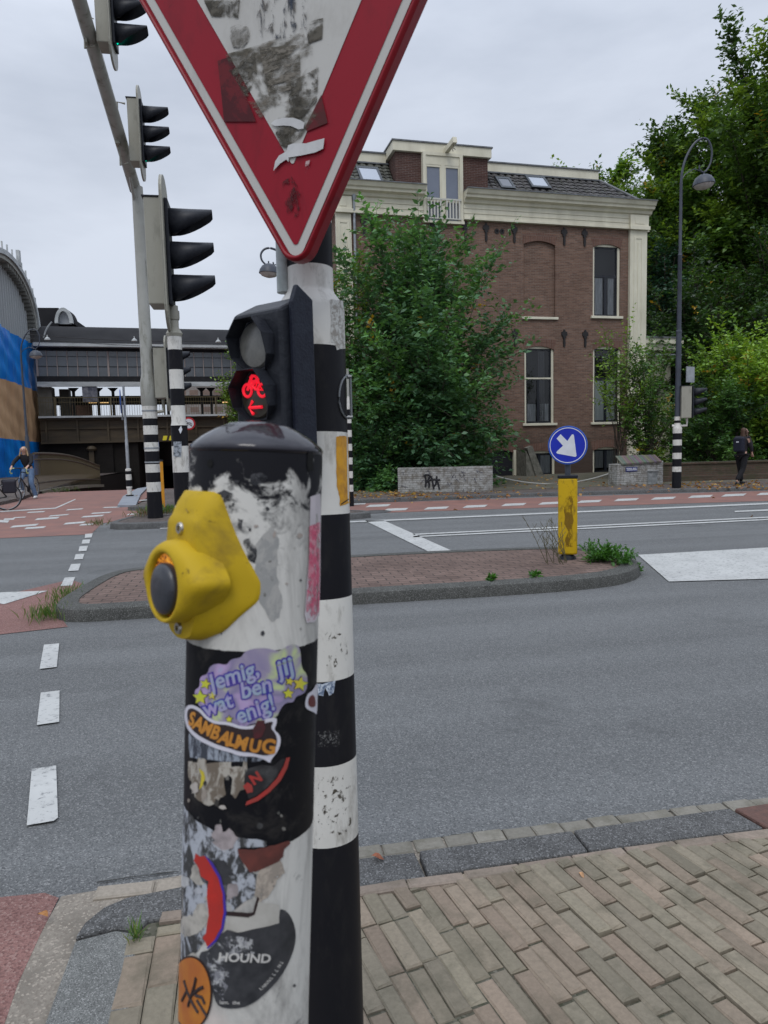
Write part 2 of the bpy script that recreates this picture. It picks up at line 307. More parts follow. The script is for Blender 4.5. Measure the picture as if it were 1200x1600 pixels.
# kerb geometry : rounded strip along a polyline
def kerb(name,line,wd,h,m,parent=None,closed=False,z0=-.01,stones=None):
    b=MB(); n=len(line); P=[Vector((p[0],p[1],0)) for p in line]; prof=[(0,z0),(0.006,h*.6),(.018,h*.88),(.05,h),(wd,h),(wd,z0)]
    sec=[]
    for i,p in enumerate(P):
        a=P[(i+1)%n] if (closed or i<n-1) else P[i]; c=P[i-1] if (closed or i>0) else P[i]
        t=(a-c).normalized(); nn=Vector((-t.y,t.x,0)); sec.append([p+nn*q[0]+Vector((0,0,q[1])) for q in prof])
    k=len(prof); vs=[v for s_ in sec for v in s_]; fs=[]
    for i in range(n if closed else n-1):
        j=(i+1)%n; fs+=[(i*k+a,i*k+a+1,j*k+a+1,j*k+a) for a in range(k-1)]
    b.add(vs,fs); o=b.build(name,m,parent,smooth=True); return o
def resample(line,step,closed=False):
    P=[Vector(p[:2]) for p in line]; 
    if closed: P=P+[P[0]]
    out=[]; 
    for a,b in zip(P,P[1:]):
        k=max(1,int((b-a).length/step)); out+=[a.lerp(b,i/k) for i in range(k)]
    if not closed: out.append(P[-1])
    return out
def smoothline(L,it=2,closed=True):
    P=[Vector(p[:2]) for p in L]
    for _ in range(it):
        Q=[]; n=len(P)
        for i in range(n if closed else n-1):
            a,b=P[i],P[(i+1)%n]; Q+=[a.lerp(b,.25),a.lerp(b,.75)]
        P=Q if closed else [P[0]]+Q+[P[-1]]
    return P
# near traffic island
isl=[(-1.72,6.5),(-1.2,6.49),(.83,6.51),(2.6,6.47),(3.45,6.55),(3.95,6.85),(4.25,7.35),(4.3,7.9),(4.1,8.4),(3.7,8.66),(2.2,8.8),(.5,8.8),(-.9,8.75),(-1.5,8.7),(-1.78,8.4),(-1.88,7.6),(-1.92,6.85)]
isl=smoothline(isl,2)
KERBD=stone_mat('dark_kerb_stone',(.085,.085,.078),(.22,.22,.21),(.03,.032,.028))
struct(kerb('island_kerb',isl,.2,.12,KERBD,closed=True))
def inset(P,d):
    n=len(P); o=[]
    for i in range(n):
        t=(P[(i+1)%n]-P[i-1]).normalized(); o.append(P[i]+Vector((-t.y,t.x))*d)
    return o
struct(sheet('island_paving',inset(isl,.195),.112,ISLB))
# far traffic island with the mast
isl2=[(-2.95,14.0),(-1.7,13.9),(1.0,13.9),(2.2,14.1),(2.3,14.6),(1.9,15.0),(0,15.2),(-1.6,15.4),(-2.5,15.9),(-2.75,15.4)]
isl2=smoothline(isl2,2); struct(kerb('island_kerb',isl2,.16,.12,KERB,closed=True)); struct(sheet('island_paving',inset(isl2,.155),.112,FARP))
isl3=smoothline([(-2.6,15.6),(-2.0,15.3),(-1.4,15.4),(-1.2,16.6),(-1.7,17.3),(-2.3,17.2),(-2.6,16.6)],2)
struct(sheet('island_paving',isl3,.109,FARP,.1))
# far pavement
fk=gp((200,798),(400,791),(551,787),(800,777),(1000,771.5),(1200,766),(1500,757))
fk=[Vector(p) for p in fk]; struct(kerb('far_kerb',[tuple(p) for p in fk],.15,.1,KERB))
struct(sheet('far_pavement',[tuple(p+Vector((.02,.13))) for p in fk]+[(60,40),(60,60),(0,60),(-1.0,30)],.094,FARP))
struct(sheet('left_pavement',gp((-500,812),(0,790),(30,783),(55,774))+[(rail1.x-.15,43.9),(-40,44)],.1,FARP,.1))
# near kerb stones, gutter bricks
def stone(name,pp,z,m,bev=.008,zb=-.05):
    o=sheet(name,gp(*pp),z,m,z-zb); md=o.modifiers.new('b','BEVEL'); md.width=bev; md.segments=2; md.limit_method='ANGLE'; return struct(o)
stone('kerb_stone',[(118,1484),(182,1467),(216,1472),(196,1700),(40,1700)],.03,SLAB)
stone('kerb_stone',[(118,1480),(133,1457),(163,1432),(200,1416),(300,1396),(420,1376),(420,1424),(300,1444),(232,1453),(216,1468),(182,1464)],.034,KERB)
stone('kerb_stone',[(423,1375),(560,1353),(648,1343),(666,1382),(560,1402),(423,1422)],.030,KERB)
stone('kerb_stone',[(655,1345),(775,1329),(893,1313),(919,1346),(800,1363),(670,1384)],.040,KERB)
stone('kerb_stone',[(896,1312),(1020,1294),(1138,1277),(1193,1309),(1060,1326),(922,1345)],.040,KERB)
stone('kerb_stone',[(1147,1276),(1300,1252),(1400,1290),(1203,1309)],.036,mat('red_tile',(.14,.075,.06),.85,(.1,.06,.05),30,.6,80))
struct(sheet('gutter_fill',gp((30,1700),(-5,1620),(30,1530),(62,1462),(96,1402),(150,1393),(290,1368),(560,1326),(1300,1236),(1400,1300),(1400,1500),(600,1700)),.004,CONC))
re_=MB(); r=random.Random(77); E0=[(-5.0,2.475)]; 
xs=[-3.2+i*.035 for i in range(220)]; lo=[];hi=[]
for x in xs: y=2.487+.006*sin(x*3)+.004*sin(x*11); lo.append((x,y-r.uniform(.0005,.004))); hi.append((x,y+r.uniform(.001,.007)))
for i in range(len(xs)-1):
    if xs[i]<-.62: continue
    re_.add([(*lo[i],.0065),(*lo[i+1],.0065),(*hi[i+1],.0065),(*hi[i],.0065)],[(0,1,2,3)])
struct(re_.build('road_edge_crack_shadow',mat('crack_shadow_dark',(.022,.022,.02),.95,(.05,.05,.045),60),fix=False))  # dark strip: edge crack plus painted shadow of the raised asphalt edge
gb=MB()
def GB(x0,x1,y0,y1,z,c,ang=0,jit=.004,b=gb):
    cx,cy=(x0+x1)/2,(y0+y1)/2; M=Matrix.Translation((cx+random.uniform(-jit,jit),cy+random.uniform(-jit,jit),0))@Matrix.Rotation(ang+random.uniform(-.03,.03),4,'Z')@Matrix.Rotation(random.uniform(-.012,.012),4,'X')@Matrix.Rotation(random.uniform(-.012,.012),4,'Y')
    hx,hy=(x1-x0)/2,(y1-y0)/2; e=.0045
    v=[(-hx,-hy,-.04),(hx,-hy,-.04),(hx,hy,-.04),(-hx,hy,-.04),(-hx,-hy,z-e),(hx,-hy,z-e),(hx,hy,z-e),(-hx,hy,z-e)]
    f=[(0,1,5,4),(1,2,6,5),(2,3,7,6),(3,0,4,7)]
    ch=[random.uniform(0,.007) for _ in range(4)]
    v+=[(-hx+e+ch[0],-hy+e,z),(hx-e,-hy+e+ch[1],z),(hx-e-ch[2],hy-e,z),(-hx+e,hy-e-ch[3],z)]
    f+=[(4,5,9,8),(5,6,10,9),(6,7,11,10),(7,4,8,11),(8,9,10,11)]
    b.add(v,f,0,M,c)
for i in range(18):
    x0=.05+i*.117; y=2.40+.0*i
    GB(x0,x0+.110,2.41,2.487,.016+random.uniform(-.003,.003),tuple(q*(.25,.235,.20)[j] for j,q in enumerate([random.uniform(.85,1.12)]*3)))
for i in range(3): GB(-.60+i*.2,-.41+i*.2,2.37,2.44,.014,(.33,.29,.24))
struct(gb.build('gutter_bricks',PAVB))
pb=MB()
pal=[(.285,.242,.180),(.265,.23,.172),(.252,.22,.166),(.285,.23,.174),(.23,.203,.152),(.295,.232,.176),(.262,.23,.17)]
def course(xi,tn,pw,L0,lim,seed):
    r=random.Random(seed); y=lim-.004-r.uniform(0,.19)*(1 if pw<.07 else .6); first=True; a=math.atan(tn)
    y1=lim-.004
    y0=y
    while y1>.7:
        Y=(y0+y1)/2; L=y1-y0; X=xi+(2.2-Y)*tn
        if L>.03 and -.46<X<2.9:
            c=r.choice(pal); k=r.uniform(.78,1.06)*(1.0 if pw<.07 else .95)
            GB(X-pw/2+.0014,X+pw/2-.0014,Y-L/2+.0016,Y+L/2-.0016,.034+r.uniform(-.005,.005)+.006*sin(X*3+Y*2),tuple(q*k for q in c),a,.0012,pb)
        y1=y0; y0=y1-L0*r.uniform(.97,1.03)
for i in range(-1,65): course(.085+i*.0535,.215,.0535,.207,2.222,100+i)
for i in range(6): course(-.405+i*.083+.0,.02,.083,.205,2.165 if i else 2.12,300+i)
x=-.36
while x<2.9:
    L=.2; 
    GB(x,x+L-.006,2.175+ .02*(x>.3)*min(1,(x-.3)),2.225+.02*(x>.3)*min(1,(x-.3)),.036,tuple(k*(.85+.04*(int(x*50)%6)) for k in (.29,.235,.19)),0,.002,pb); x+=L
struct(pb.build('near_pavement',PAVB))
struct(sheet('paving_bed',[(-.43,-2),(4,-2),(4,2.25),(-.43,2.2)],.021,stone_mat('joint_soil',(.10,.095,.07),(.16,.15,.12),(.04,.045,.025),90)))
struct(sheet('paving_bed',[(-.6,-2),(-.44,-2),(-.44,1.75),(-.6,1.8)],.015,CONC))
#@@SECTION2
# ================================================================ HOUSE
HB=Vector((15.46,27.6,0)); HT=R_(4.5); HM=Matrix.Translation(HB)@Matrix.Rotation(HT,4,'Z'); HI=HM.inverted()
def HL(px,py,v=0.):
    """point of the photograph on the house plane v metres behind the facade -> (u,z)"""
    d=HI.to_3x3()@ray(px,py); o=HI@C0; t=(v-o.y)/d.y; return (o.x+d.x*t, o.z+d.z*t)
H=thing('brick_house','three-storey red-brown brick house with cream cornice, tiled mansard roof and hoist beam','house',HM)
UL,UR=-12.35,.56; HD=11.0; ZC=9.9
wins=[('upper',-1.83,-.58,6.45,9.30,0),('w1',-4.86,-3.56,2.17,5.22,1),('w2',-1.81,-.52,2.17,5.24,2),('b1',-4.84,-3.52,.08,1.06,3),('b2',-1.80,-.50,.08,1.14,4)]
blind=(-4.87,-3.50,6.36,9.29); door=(-6.40,-5.30,-.12,1.12)
hidden=[(-10.9,-9.6,2.2,5.2)]
def grid_wall(b,u0,u1,z0,z1,holes,v=0.,mi=0,rev=.18):
    us=sorted({u0,u1,*[h[0] for h in holes],*[h[1] for h in holes]}); zs=sorted({z0,z1,*[h[2] for h in holes],*[h[3] for h in holes]})
    for a,c in zip(us,us[1:]):
        for d,e in zip(zs,zs[1:]):
            mu,mz=(a+c)/2,(d+e)/2
            if any(h[0]<mu<h[1] and h[2]<mz<h[3] for h in holes): continue
            b.add([(a,v,d),(c,v,d),(c,v,e),(a,v,e)],[(0,1,2,3)],mi)
    for h in holes:
        a,c,d,e=h[:4]; b.add([(a,v,d),(c,v,d),(c,v,e),(a,v,e),(a,v+rev,d),(c,v+rev,d),(c,v+rev,e),(a,v+rev,e)],[(0,1,5,4),(1,2,6,5),(2,3,7,6),(3,0,4,7)],mi)
b=MB(); holes=[w_[1:5] for w_ in wins]+[door]+hidden
grid_wall(b,UL,UR,-.6,ZC,holes+[blind])
b.add([(blind[0],.11,blind[2]),(blind[1],.11,blind[2]),(blind[1],.11,blind[3]),(blind[0],.11,blind[3])],[(0,1,2,3)])
b.add([(UL,0,-.6),(UL,HD,-.6),(UL,HD,ZC+1),(UL,0,ZC+1)],[(0,1,2,3)]); b.add([(UR,0,-.6),(UR,HD,-.6),(UR,HD,ZC+1),(UR,0,ZC+1)],[(0,1,2,3)]); b.add([(UL,HD,-.6),(UR,HD,-.6),(UR,HD,ZC+1),(UL,HD,ZC+1)],[(0,1,2,3)])
b.build('wall',BRICK,H,fix=False)
# arched lintels (soldier courses), thin proud bands
LINT=brick_mat('lintel_brick',(.20,.108,.08),(.15,.082,.062),(.2,.17,.15),.075,.5,.008)
for (a,c,d,e) in [w_[1:5] for w_ in wins]+[blind,door]:
    b=MB(); n=8; lo=[];hi=[]
    for i in range(n+1):
        t=i/n; u=a-.1+(c-a+.2)*t; k=.14*(1-(2*t-1)**2); lo.append((a+(c-a)*t,e-.14+k)); hi.append((u,e+.24+k*.5))
    b.prism(lo+hi[::-1],-.004,.1,'y'); b.build('lintel',LINT,H)
# windows
def window(a,c,d,e,style):
    f=MB(); t=.095; v0=.09
    top=e-.12
    for q in ((a,a+t,d,e),(c-t,c,d,e)): f.box((q[0],v0-.03,q[2]),(q[1],v0+.06,q[3]))
    f.box((a+t,v0-.03,e-t),(c-t,v0+.06,e)); W=f.build('window',CREAM,H)
    s=MB(); s.box((a-.1,-.09,d-.10),(c+.1,.10,d-.001)); s.build('sill',CREAM,W,bevel=.01)
    g=MB(); a1,c1,e1=a+t,c-t,e-t; k=.055; v1=v0+.01
    g.box((a1,v1,d),(a1+k,v1+.05,e1)); g.box((c1-k,v1,d),(c1,v1+.05,e1)); g.box((a1+k,v1,d),(c1-k,v1+.05,d+k*1.4)); g.box((a1+k,v1,e1-k),(c1-k,v1+.05,e1))
    m=(a1+c1)/2
    if style in (0,1,2):
        zt=d+(e-d)*{0:.49,1:.52,2:.52}[style]
        zt={0:8.05,1:3.95,2:3.93}[style]
        g.box((a1+k,v1-.005,zt-.05),(c1-k,v1+.045,zt+.05)); g.box((m-.05,v1+.003,d+.08),(m+.05,v1+.048,zt-.05))
    else: g.box((m-.055,v1+.003,d+.08),(m+.055,v1+.048,e1-k))
    g.build('frame',BLKF,W)
    if style==1:
        r=MB(); r.box((a1,v1-.02,3.93),(c1,v1-.006,3.99)); r.build('glazing_bar',CREAM,W)
    p=MB(); p.add([(a1,v1+.03,d),(c1,v1+.03,d),(c1,v1+.03,e1),(a1,v1+.03,e1)],[(0,1,2,3)]); p.build('pane',GLASS_T,W,fix=False)
    # dark room behind and curtains
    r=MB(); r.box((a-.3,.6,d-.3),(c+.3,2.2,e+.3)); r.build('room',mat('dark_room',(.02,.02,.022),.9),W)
    def cur(name,u0,u1,z0,z1,m_,amp=.02,v=.165):
        b=MB(); n=24; vs=[]
        for i in range(n+1):
            u=u0+(u1-u0)*i/n; y=v+amp*sin(i*1.9)+amp*.5*sin(i*.83); vs+=[(u,y,z0),(u,y,z1)]
        b.add(vs,[(2*i,2*i+2,2*i+3,2*i+1) for i in range(n)]); b.build(name,m_,W,smooth=True)
    if style==0: cur('curtain',a1+.03,a1+.45,d,8.0,CURT,.012); cur('curtain',m+.15,c1-.1,d,8.0,CURT,.012)
    if style==1: cur('curtain',m+.02,m+.32,d,e1-.1,mat('grey_curtain',(.12,.12,.13),.9)); cur('curtain',a1+.07,m-.08,d+.07,d+.78,CURT,.012); cur('curtain',m+.1,c1-.06,d+.07,d+.78,CURT,.012)
    if style==2: cur('blind',a1+.02,m-.05,d,3.93,CURTW,.004,.152); cur('blind',m+.06,c1-.05,d,3.93,CURTW,.004,.152)
    if style==3: cur('curtain',m+.06,c1-.03,d+.05,e1-.1,CURT,.015)
    if style==4: cur('curtain',a1+.03,m-.06,d+.2,e1-.06,CURT,.01); cur('curtain',m+.06,c1-.05,d+.2,e1-.06,CURT,.01)
GLASS_T=bpy.data.materials.new('clear_glass'); GLASS_T.use_nodes=True; t_=GLASS_T.node_tree; t_.nodes.clear()
o_=t_.nodes.new('ShaderNodeOutputMaterial'); a_=t_.nodes.new('ShaderNodeBsdfTransparent'); a_.inputs[0].default_value=(.93,.95,.95,1); g_=t_.nodes.new('ShaderNodeBsdfGlossy'); g_.inputs['Roughness'].default_value=.03
fr=t_.nodes.new('ShaderNodeFresnel'); fr.inputs[0].default_value=1.6; x_=t_.nodes.new('ShaderNodeMixShader'); t_.links.new(fr.outputs[0],x_.inputs[0]); t_.links.new(a_.outputs[0],x_.inputs[1]); t_.links.new(g_.outputs[0],x_.inputs[2]); t_.links.new(x_.outputs[0],o_.inputs[0])
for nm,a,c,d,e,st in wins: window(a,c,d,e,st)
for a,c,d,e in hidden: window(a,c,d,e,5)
# blind window sill
b=MB(); b.box((blind[0]-.1,-.08,blind[2]-.10),(blind[1]+.1,.1,blind[2]-.002)); b.build('sill',CREAM,H,bevel=.01)
# cellar door, stairs wing wall
b=MB(); b.box((door[0],.12,door[2]),(door[1],.17,door[3])); dd=b.build('cellar_door',mat('dark_door',(.012,.013,.018),.5),H); b=MB(); b.tube([(door[1]-.75,.09,.3),(door[1]-.75,.05,.3),(door[1]-.75,.05,.5),(door[1]-.75,.09,.5)],.015); b.build('handle',ZINC,dd)
b=MB(); b.box((door[1]-.06,-.02,door[2]),(door[1]+.05,.1,door[3])); b.build('door_frame',CREAM,H)
b=MB(); b.prism([(-5.2,1.2),(-4.98,1.28),(-4.38,-.15),(-4.75,-.15)],-.9,-.6,'y'); b.prism([(-5.22,-.2),(-5.22,1.1),(-4.6,-.2)],-.85,-.0,'y'); b.build('stair_wing_wall',mat('old_concrete',(.20,.19,.165),.9,(.1,.1,.08),8,.4,30),H)
# plinth band
b=MB(); b.box((-5.0,-.07,-.10),(UR,-.002,-.02)); b.build('plinth_band',CREAMD,H)
# pilasters
def pil(u0,u1,zb,v=-.14):
    b=MB(); b.box((u0,v,3.35),(u1,-.001,ZC)); b.box((u0-.08,v-.07,3.22),(u1+.08,-.002,3.35)); b.box((u0,v-.03,-.3),(u1,-.003,3.22))
    w_=(u1-u0)/2; m=(u0+u1)/2
    b.box((m-.22,v-.02,3.6),(m-.13,v+.01,ZC-.28)); b.box((m+.13,v-.02,3.6),(m+.22,v+.01,ZC-.28)); b.box((m-.13,v-.02,ZC-.37),(m+.13,v+.01,ZC-.28)); b.box((m-.045,v-.02,3.6),(m+.045,v+.01,ZC-.5))
    b.build('pilaster',CREAM,H,bevel=.008)
pil(-.22,.56,0); pil(-12.35,-11.78,0)
# frieze + cornice by segments, broken by the loft door
DW=(-8.98,-7.40)
for a,c in ((UL,DW[0]),(DW[1]+.02,UR)):
    b=MB(); b.box((a,-.10,ZC+.12),(c,.0,10.62)); b.box((a,-.17,ZC),(c,.0,ZC+.07)); b.box((a,-.13,ZC+.07),(c,-.0,ZC+.12)); b.box((a,-.125,ZC+.42),(c,-.001,ZC+.445)); b.box((a,-.122,ZC+.24),(c,-.001,ZC+.25))
    b.build('frieze',CREAM,H,bevel=.006)
    b=MB(); e0=a-(.30 if a==UL else 0); e1=c+(.18 if c==UR else 0)
    pr=[(0,10.45),(-.18,10.52),(-.22,10.62),(-.38,10.66),(-.40,10.74),(-.46,10.78),(-.52,10.90),(-.55,10.92),(0,10.92)]
    b.prism(pr,e0,e1,'x'); cg=b.build('cornice',CREAM,H)
    b=MB(); b.box((e0-.01,-.57,10.925),(e1+.01,.25,10.96)); b.build('gutter_lining',LEAD,cg)
for u0,u1 in ((-.25,.59),(-12.4,-11.75)):
    b=MB(); b.box((u0,-.2,ZC+.12),(u1,-.101,10.46)); b.box((u0+.2,-.215,ZC+.2),(u1-.2,-.19,10.36)); b.box((u0-.04,-.26,ZC-.03),(u1+.04,-.17,ZC+.12)); b.build('cornice_block',CREAM,H,bevel=.01)
# side cornices
for u,sg in ((UL,-1),(UR,1)):
    b=MB(); b.prism([(u,10.45),(u+sg*.10,10.52),(u+sg*.13,10.62),(u+sg*.14,10.66),(u+sg*.16,10.78),(u+sg*.179,10.915),(u,10.915)],.0,HD,'y'); b.box((min(u,u+sg*.12),0,ZC),(max(u,u+sg*.12),HD,10.45)); b.box((min(u,u+sg*.2),0,ZC-.02),(max(u,u+sg*.2),HD,ZC+.07))
    for k in range(12): b.box((min(u+sg*.12,u+sg*.38),.4+k*.95,10.25),(max(u+sg*.12,u+sg*.38),.6+k*.95,10.5))
    b.build('side_cornice',CREAM,H)
# rain pipe
b=MB(); b.tube([(-11.66,-.12,10.5),(-11.66,-.12,-.4)],.05,10); b.lathe([(.06,0),(.085,.12),(.085,.2)],12,M=Matrix.Translation((-11.66,-.12,10.35))); b.build('rain_pipe',ZINC,H,smooth=True)
b=MB(); b.tube([(UR-.25,-.1,1.35),(UR+.4,-.1,1.33)],.012,5); b.build('pipe',ZINC,H)
# wall anchors
def anchor(u,zt):
    b=MB(); b.prism([(u-.03,zt-.62),(u+.03,zt-.62),(u+.05,zt-.45),(u+.03,zt-.28),(u+.08,zt-.25),(u+.05,zt-.2),(u+.13,zt-.16),(u+.12,zt-.03),(u+.05,zt-.02),(u+.03,zt+.06),(u-.03,zt+.06),(u-.05,zt-.02),(u-.12,zt-.03),(u-.13,zt-.16),(u-.05,zt-.2),(u-.08,zt-.25),(u-.03,zt-.28),(u-.05,zt-.45)],-.05,-.004,'y')
    b.build('wall_anchor',IRON,H)
for u in (-11.28,-6.45,-5.27,-3.12,-2.22,-8.6,-7.3): anchor(u,9.78)
for u in (-5.27,-3.12,-2.18): anchor(u,5.82)
for u in (-6.0,-5.78): 
    b=MB(); b.lathe([(.045,0),(.045,.02),(.1,.02),(.1,.0)],14,M=Matrix.Translation((u,-.003,9.57))@Matrix.Rotation(pi/2,4,'X')); b.build('vent_ring',IRON,H)
# mansard: tile slopes
RB,RT,RV0,RV1=10.96,12.12,.05,1.05
def tiles(u0,u1,hipR=False,hipL=False):
    b=MB(); rows=7; 
    for r in range(rows):
        t0,t1=r/rows,(r+1)/rows; z0=RB+(RT-RB)*t0; z1=RB+(RT-RB)*t1; v0=RV0+(RV1-RV0)*t0; v1=RV0+(RV1-RV0)*t1
        a=u0+(1.25*t0 if hipL else 0); c=u1-(1.62*t0 if hipR else 0); n=int((c-a)/.04); P=.30
        f=lambda u:.045*sin(2*pi*u/P)+.022*sin(4*pi*u/P+1)
        for i in range(n):
            ua=a+(c-a)*i/n; ub=a+(c-a)*(i+1)/n
            k=random.Random(int(ua/P)*31+r).uniform(.65,1.3); col=tuple(q*k for q in ((.068,.064,.066) if u0>-7 else (.080,.082,.068)))
            b.add([(ua,v0-.07-f(ua),z0-.02+.01*f(ua)*20*.2),(ub,v0-.07-f(ub),z0-.02+.002*f(ub)*20),(ub,v1-f(ub)*.8,z1+.0),(ua,v1-f(ua)*.8,z1+.0)],[(0,1,2,3)],0,None,col)
            b.add([(ua,v0-.07-f(ua),z0-.02+.01*f(ua)*20*.2),(ub,v0-.07-f(ub),z0-.02+.002*f(ub)*20),(ub,v0+.02,z0-.03),(ua,v0+.02,z0-.03)],[(0,1,2,3)],0,None,tuple(q*.8 for q in col))
    return b
rf=MB()
rf.box((UL,.3,10.5),(UR,HD,10.94)); rf.box((UL+.9,1.12,10.9),(UR-1.5,HD-.5,12.1)); roof=rf.build('roof',LEAD,H)
tiles(-6.28,.60,hipR=True).build('tile_slope',TILE,roof,smooth=True,fix=False)
tiles(-12.36,-10.0).build('tile_slope',TILE,roof,smooth=True,fix=False)
b=MB(); b.tube([(.60,-.0,RB+.02),(-.92,RV1,RT+.03)],.06,8); b.build('hip_flashing',LEAD,roof)
b=MB(); b.add([(.72,.0,RB),(.72,HD,RB),(-.95,HD-1,RT),(-.95,1.05,RT)],[(0,1,2,3)]); b.build('side_slope',mat('slate',(.08,.08,.085),.6,(.05,.05,.05),6),roof)
b=MB(); b.box((-6.4,.98,RT),(-.95,1.3,RT+.05)); b.box((-12.3,.98,RT),(-10,1.3,RT+.05)); b.build('ridge_flashing',LEAD,roof)
# parapet fascia
b=MB(); b.box((-6.35,1.0,RT+.05),(-.98,1.25,12.50)); pf=b.build('parapet',CREAM,H,bevel=.01); b=MB(); b.box((-12.0,1.0,RT+.05),(-10.1,1.25,12.50)); b.build('parapet',CREAM,H,bevel=.01)
b=MB(); b.box((-6.4,.95,12.50),(-.93,1.3,12.55)); b.box((-12.05,.95,12.50),(-10.1,1.3,12.55)); b.build('parapet_cap',LEAD,pf)
# skylights
def skyl(px0,py0,px1,py1,m_=GLSKY):
    v=.55; (u0,z1)=HL(px0,py0,v); (u1,z0)=HL(px1,py1,v-.2)
    t=lambda z:RV0+(RV1-RV0)*(z-RB)/(RT-RB)-.1
    f=MB(); sh=(z1-z0)*.35
    def q(i,y):
        a=u0+i; c=u1-i; zz0=z0+i; zz1=z1-i
        return [(a+.05,t(zz0)+y,zz0),(c,t(zz0)+y,zz0),(c-.05,t(zz1)+y,zz1),(a,t(zz1)+y,zz1)]
    A,B_,Cc=q(0,.1),q(0,-.05),q(.09,-.05); f.add(A+B_+Cc,[(0,1,5,4),(1,2,6,5),(2,3,7,6),(3,0,4,7),(4,5,9,8),(5,6,10,9),(6,7,11,10),(7,4,8,11)])
    s=f.build('skylight',mat('skylight_frame',(.07,.08,.09),.5),roof); 
    g=MB(); g.add(q(.085,-.03),[(0,1,2,3)]); g.build('pane',m_,s)
skyl(557,256,597,289); skyl(826,268,862,294); skyl(776,273,804,296,mat('dark_skylight',(.10,.11,.13),.15,spec=1))
# loft dormer
DV=.12
b=MB(); dl,dr=-9.98,-6.30
grid_wall(b,dl,dr,10.93,12.50,[(DW[0],DW[1],10.0,12.30)],v=DV); b.add([(dl,DV,10.9),(dl,4,10.9),(dl,4,12.5),(dl,DV,12.5)],[(0,1,2,3)]); b.add([(dr,DV,10.9),(dr,4,10.9),(dr,4,12.5),(dr,DV,12.5)],[(0,1,2,3)])
dm=b.build('dormer',BRICKD,H,fix=False)
b=MB(); b.box((dl-.12,DV-.12,12.28),(dr+.12,4,12.62)); b.build('dormer_fascia',CREAM,dm,bevel=.01)
b=MB(); b.box((dl-.16,DV-.16,12.62),(dr+.16,4,12.67)); b.build('dormer_cap',LEAD,dm)
b=MB(); a,c=DW; v=-.12
b.box((a,v,9.82),(a+.11,DV+.1,12.16)); b.box((c-.13,v,9.82),(c,DV+.1,12.16)); b.box((a,v,12.16),(c,DV+.1,12.277)); b.box((a+.11,v+.04,11.84),(c-.13,DV+.1,12.16)); b.box((a-.03,v-.02,9.72),(c+.03,DV,9.82)); m=(a+c)/2
b.box((m-.07,v+.03,9.82),(m+.07,DV+.1,11.84)); 
for x0,x1 in ((a+.11,m-.07),(m+.07,c-.13)):
    b.box((x0,v+.05,9.82),(x0+.05,v+.11,11.84)); b.box((x1-.05,v+.05,9.82),(x1,v+.11,11.84)); b.box((x0+.05,v+.05,11.76),(x1-.05,v+.11,11.84)); b.box((x0+.05,v+.05,10.50),(x1-.05,v+.11,10.58))
ld=b.build('loft_door',CREAM,dm)
b=MB(); b.add([(a+.1,v+.09,9.82),(c-.1,v+.09,9.82),(c-.1,v+.09,11.84),(a+.1,v+.09,11.84)],[(0,1,2,3)]); b.build('pane',mat('blue_pane',(.13,.15,.20),.08,(.16,.18,.23),1.,spec=1.),ld)
b=MB(); b.box((a+.1,v-.06,10.55),(c-.1,v-.02,10.61)); b.box((a+.1,v-.06,9.86),(c-.1,v-.02,9.9))
for i in range(11):
    if i==5: continue
    u=a+.16+(c-a-.34)*i/10; b.box((u-.03,v-.05,9.9),(u+.03,v-.025,10.55))
b.build('railing',mat('rail_white',(.52,.51,.46),.6),ld)
b=MB(); b.prism([(-1.0,12.30),(-.95,12.52),(.3,12.46),(.3,12.28)],m+.08,m+.24,'x'); b.build('hoist_beam',CREAM,dm,bevel=.01)
b=MB(); b.tube([(m+.16,-.85,12.28),(m+.16,-.85,12.16)],.012,5); b.tube([(m+.16+.05*cos(k),-.85,12.1+.06*sin(k)) for k in [i*.6 for i in range(8)]],.012,5); b.build('hoist_hook',IRON,dm)
# side wing on the right
AN=thing('side_annex','low cream rendered annex with flat overhanging roof right of the brick house','annex',HM)
b=MB(); b.box((.74,.6,-.5),(2.30,7,5.15)); b.build('wall',CREAMD,AN)
b=MB(); b.box((.72,.2,5.42),(2.62,7.2,5.64)); b.box((.74,.3,5.15),(2.5,7.1,5.42)); b.build('roof',CREAM,AN); b=MB(); b.box((.72,.15,5.645),(2.66,7.2,5.70)); b.build('roof_edge',LEAD,AN)
b=MB(); b.tube([(.74,.15,4.95),(2.5,.15,4.93)],.05,8); b.build('gutter',ZINC,AN)
b=MB(); 
for k in range(10): b.tube([(1.0+k*.13,.58,5.0-.12*k),(1.12+k*.13,.58,4.88-.12*k)],.03,4)
b.build('stair_trim',CREAM,AN)
struct(sheet('front_yard',[tuple((HM@Vector(p))[:2]) for p in ((-14,-7.2,0),(3,-8.5,0),(3,1,0),(-14,1,0))],.099,mat('mossy_yard',(.085,.085,.055),.95,(.13,.115,.09),1.5,.5,30)))
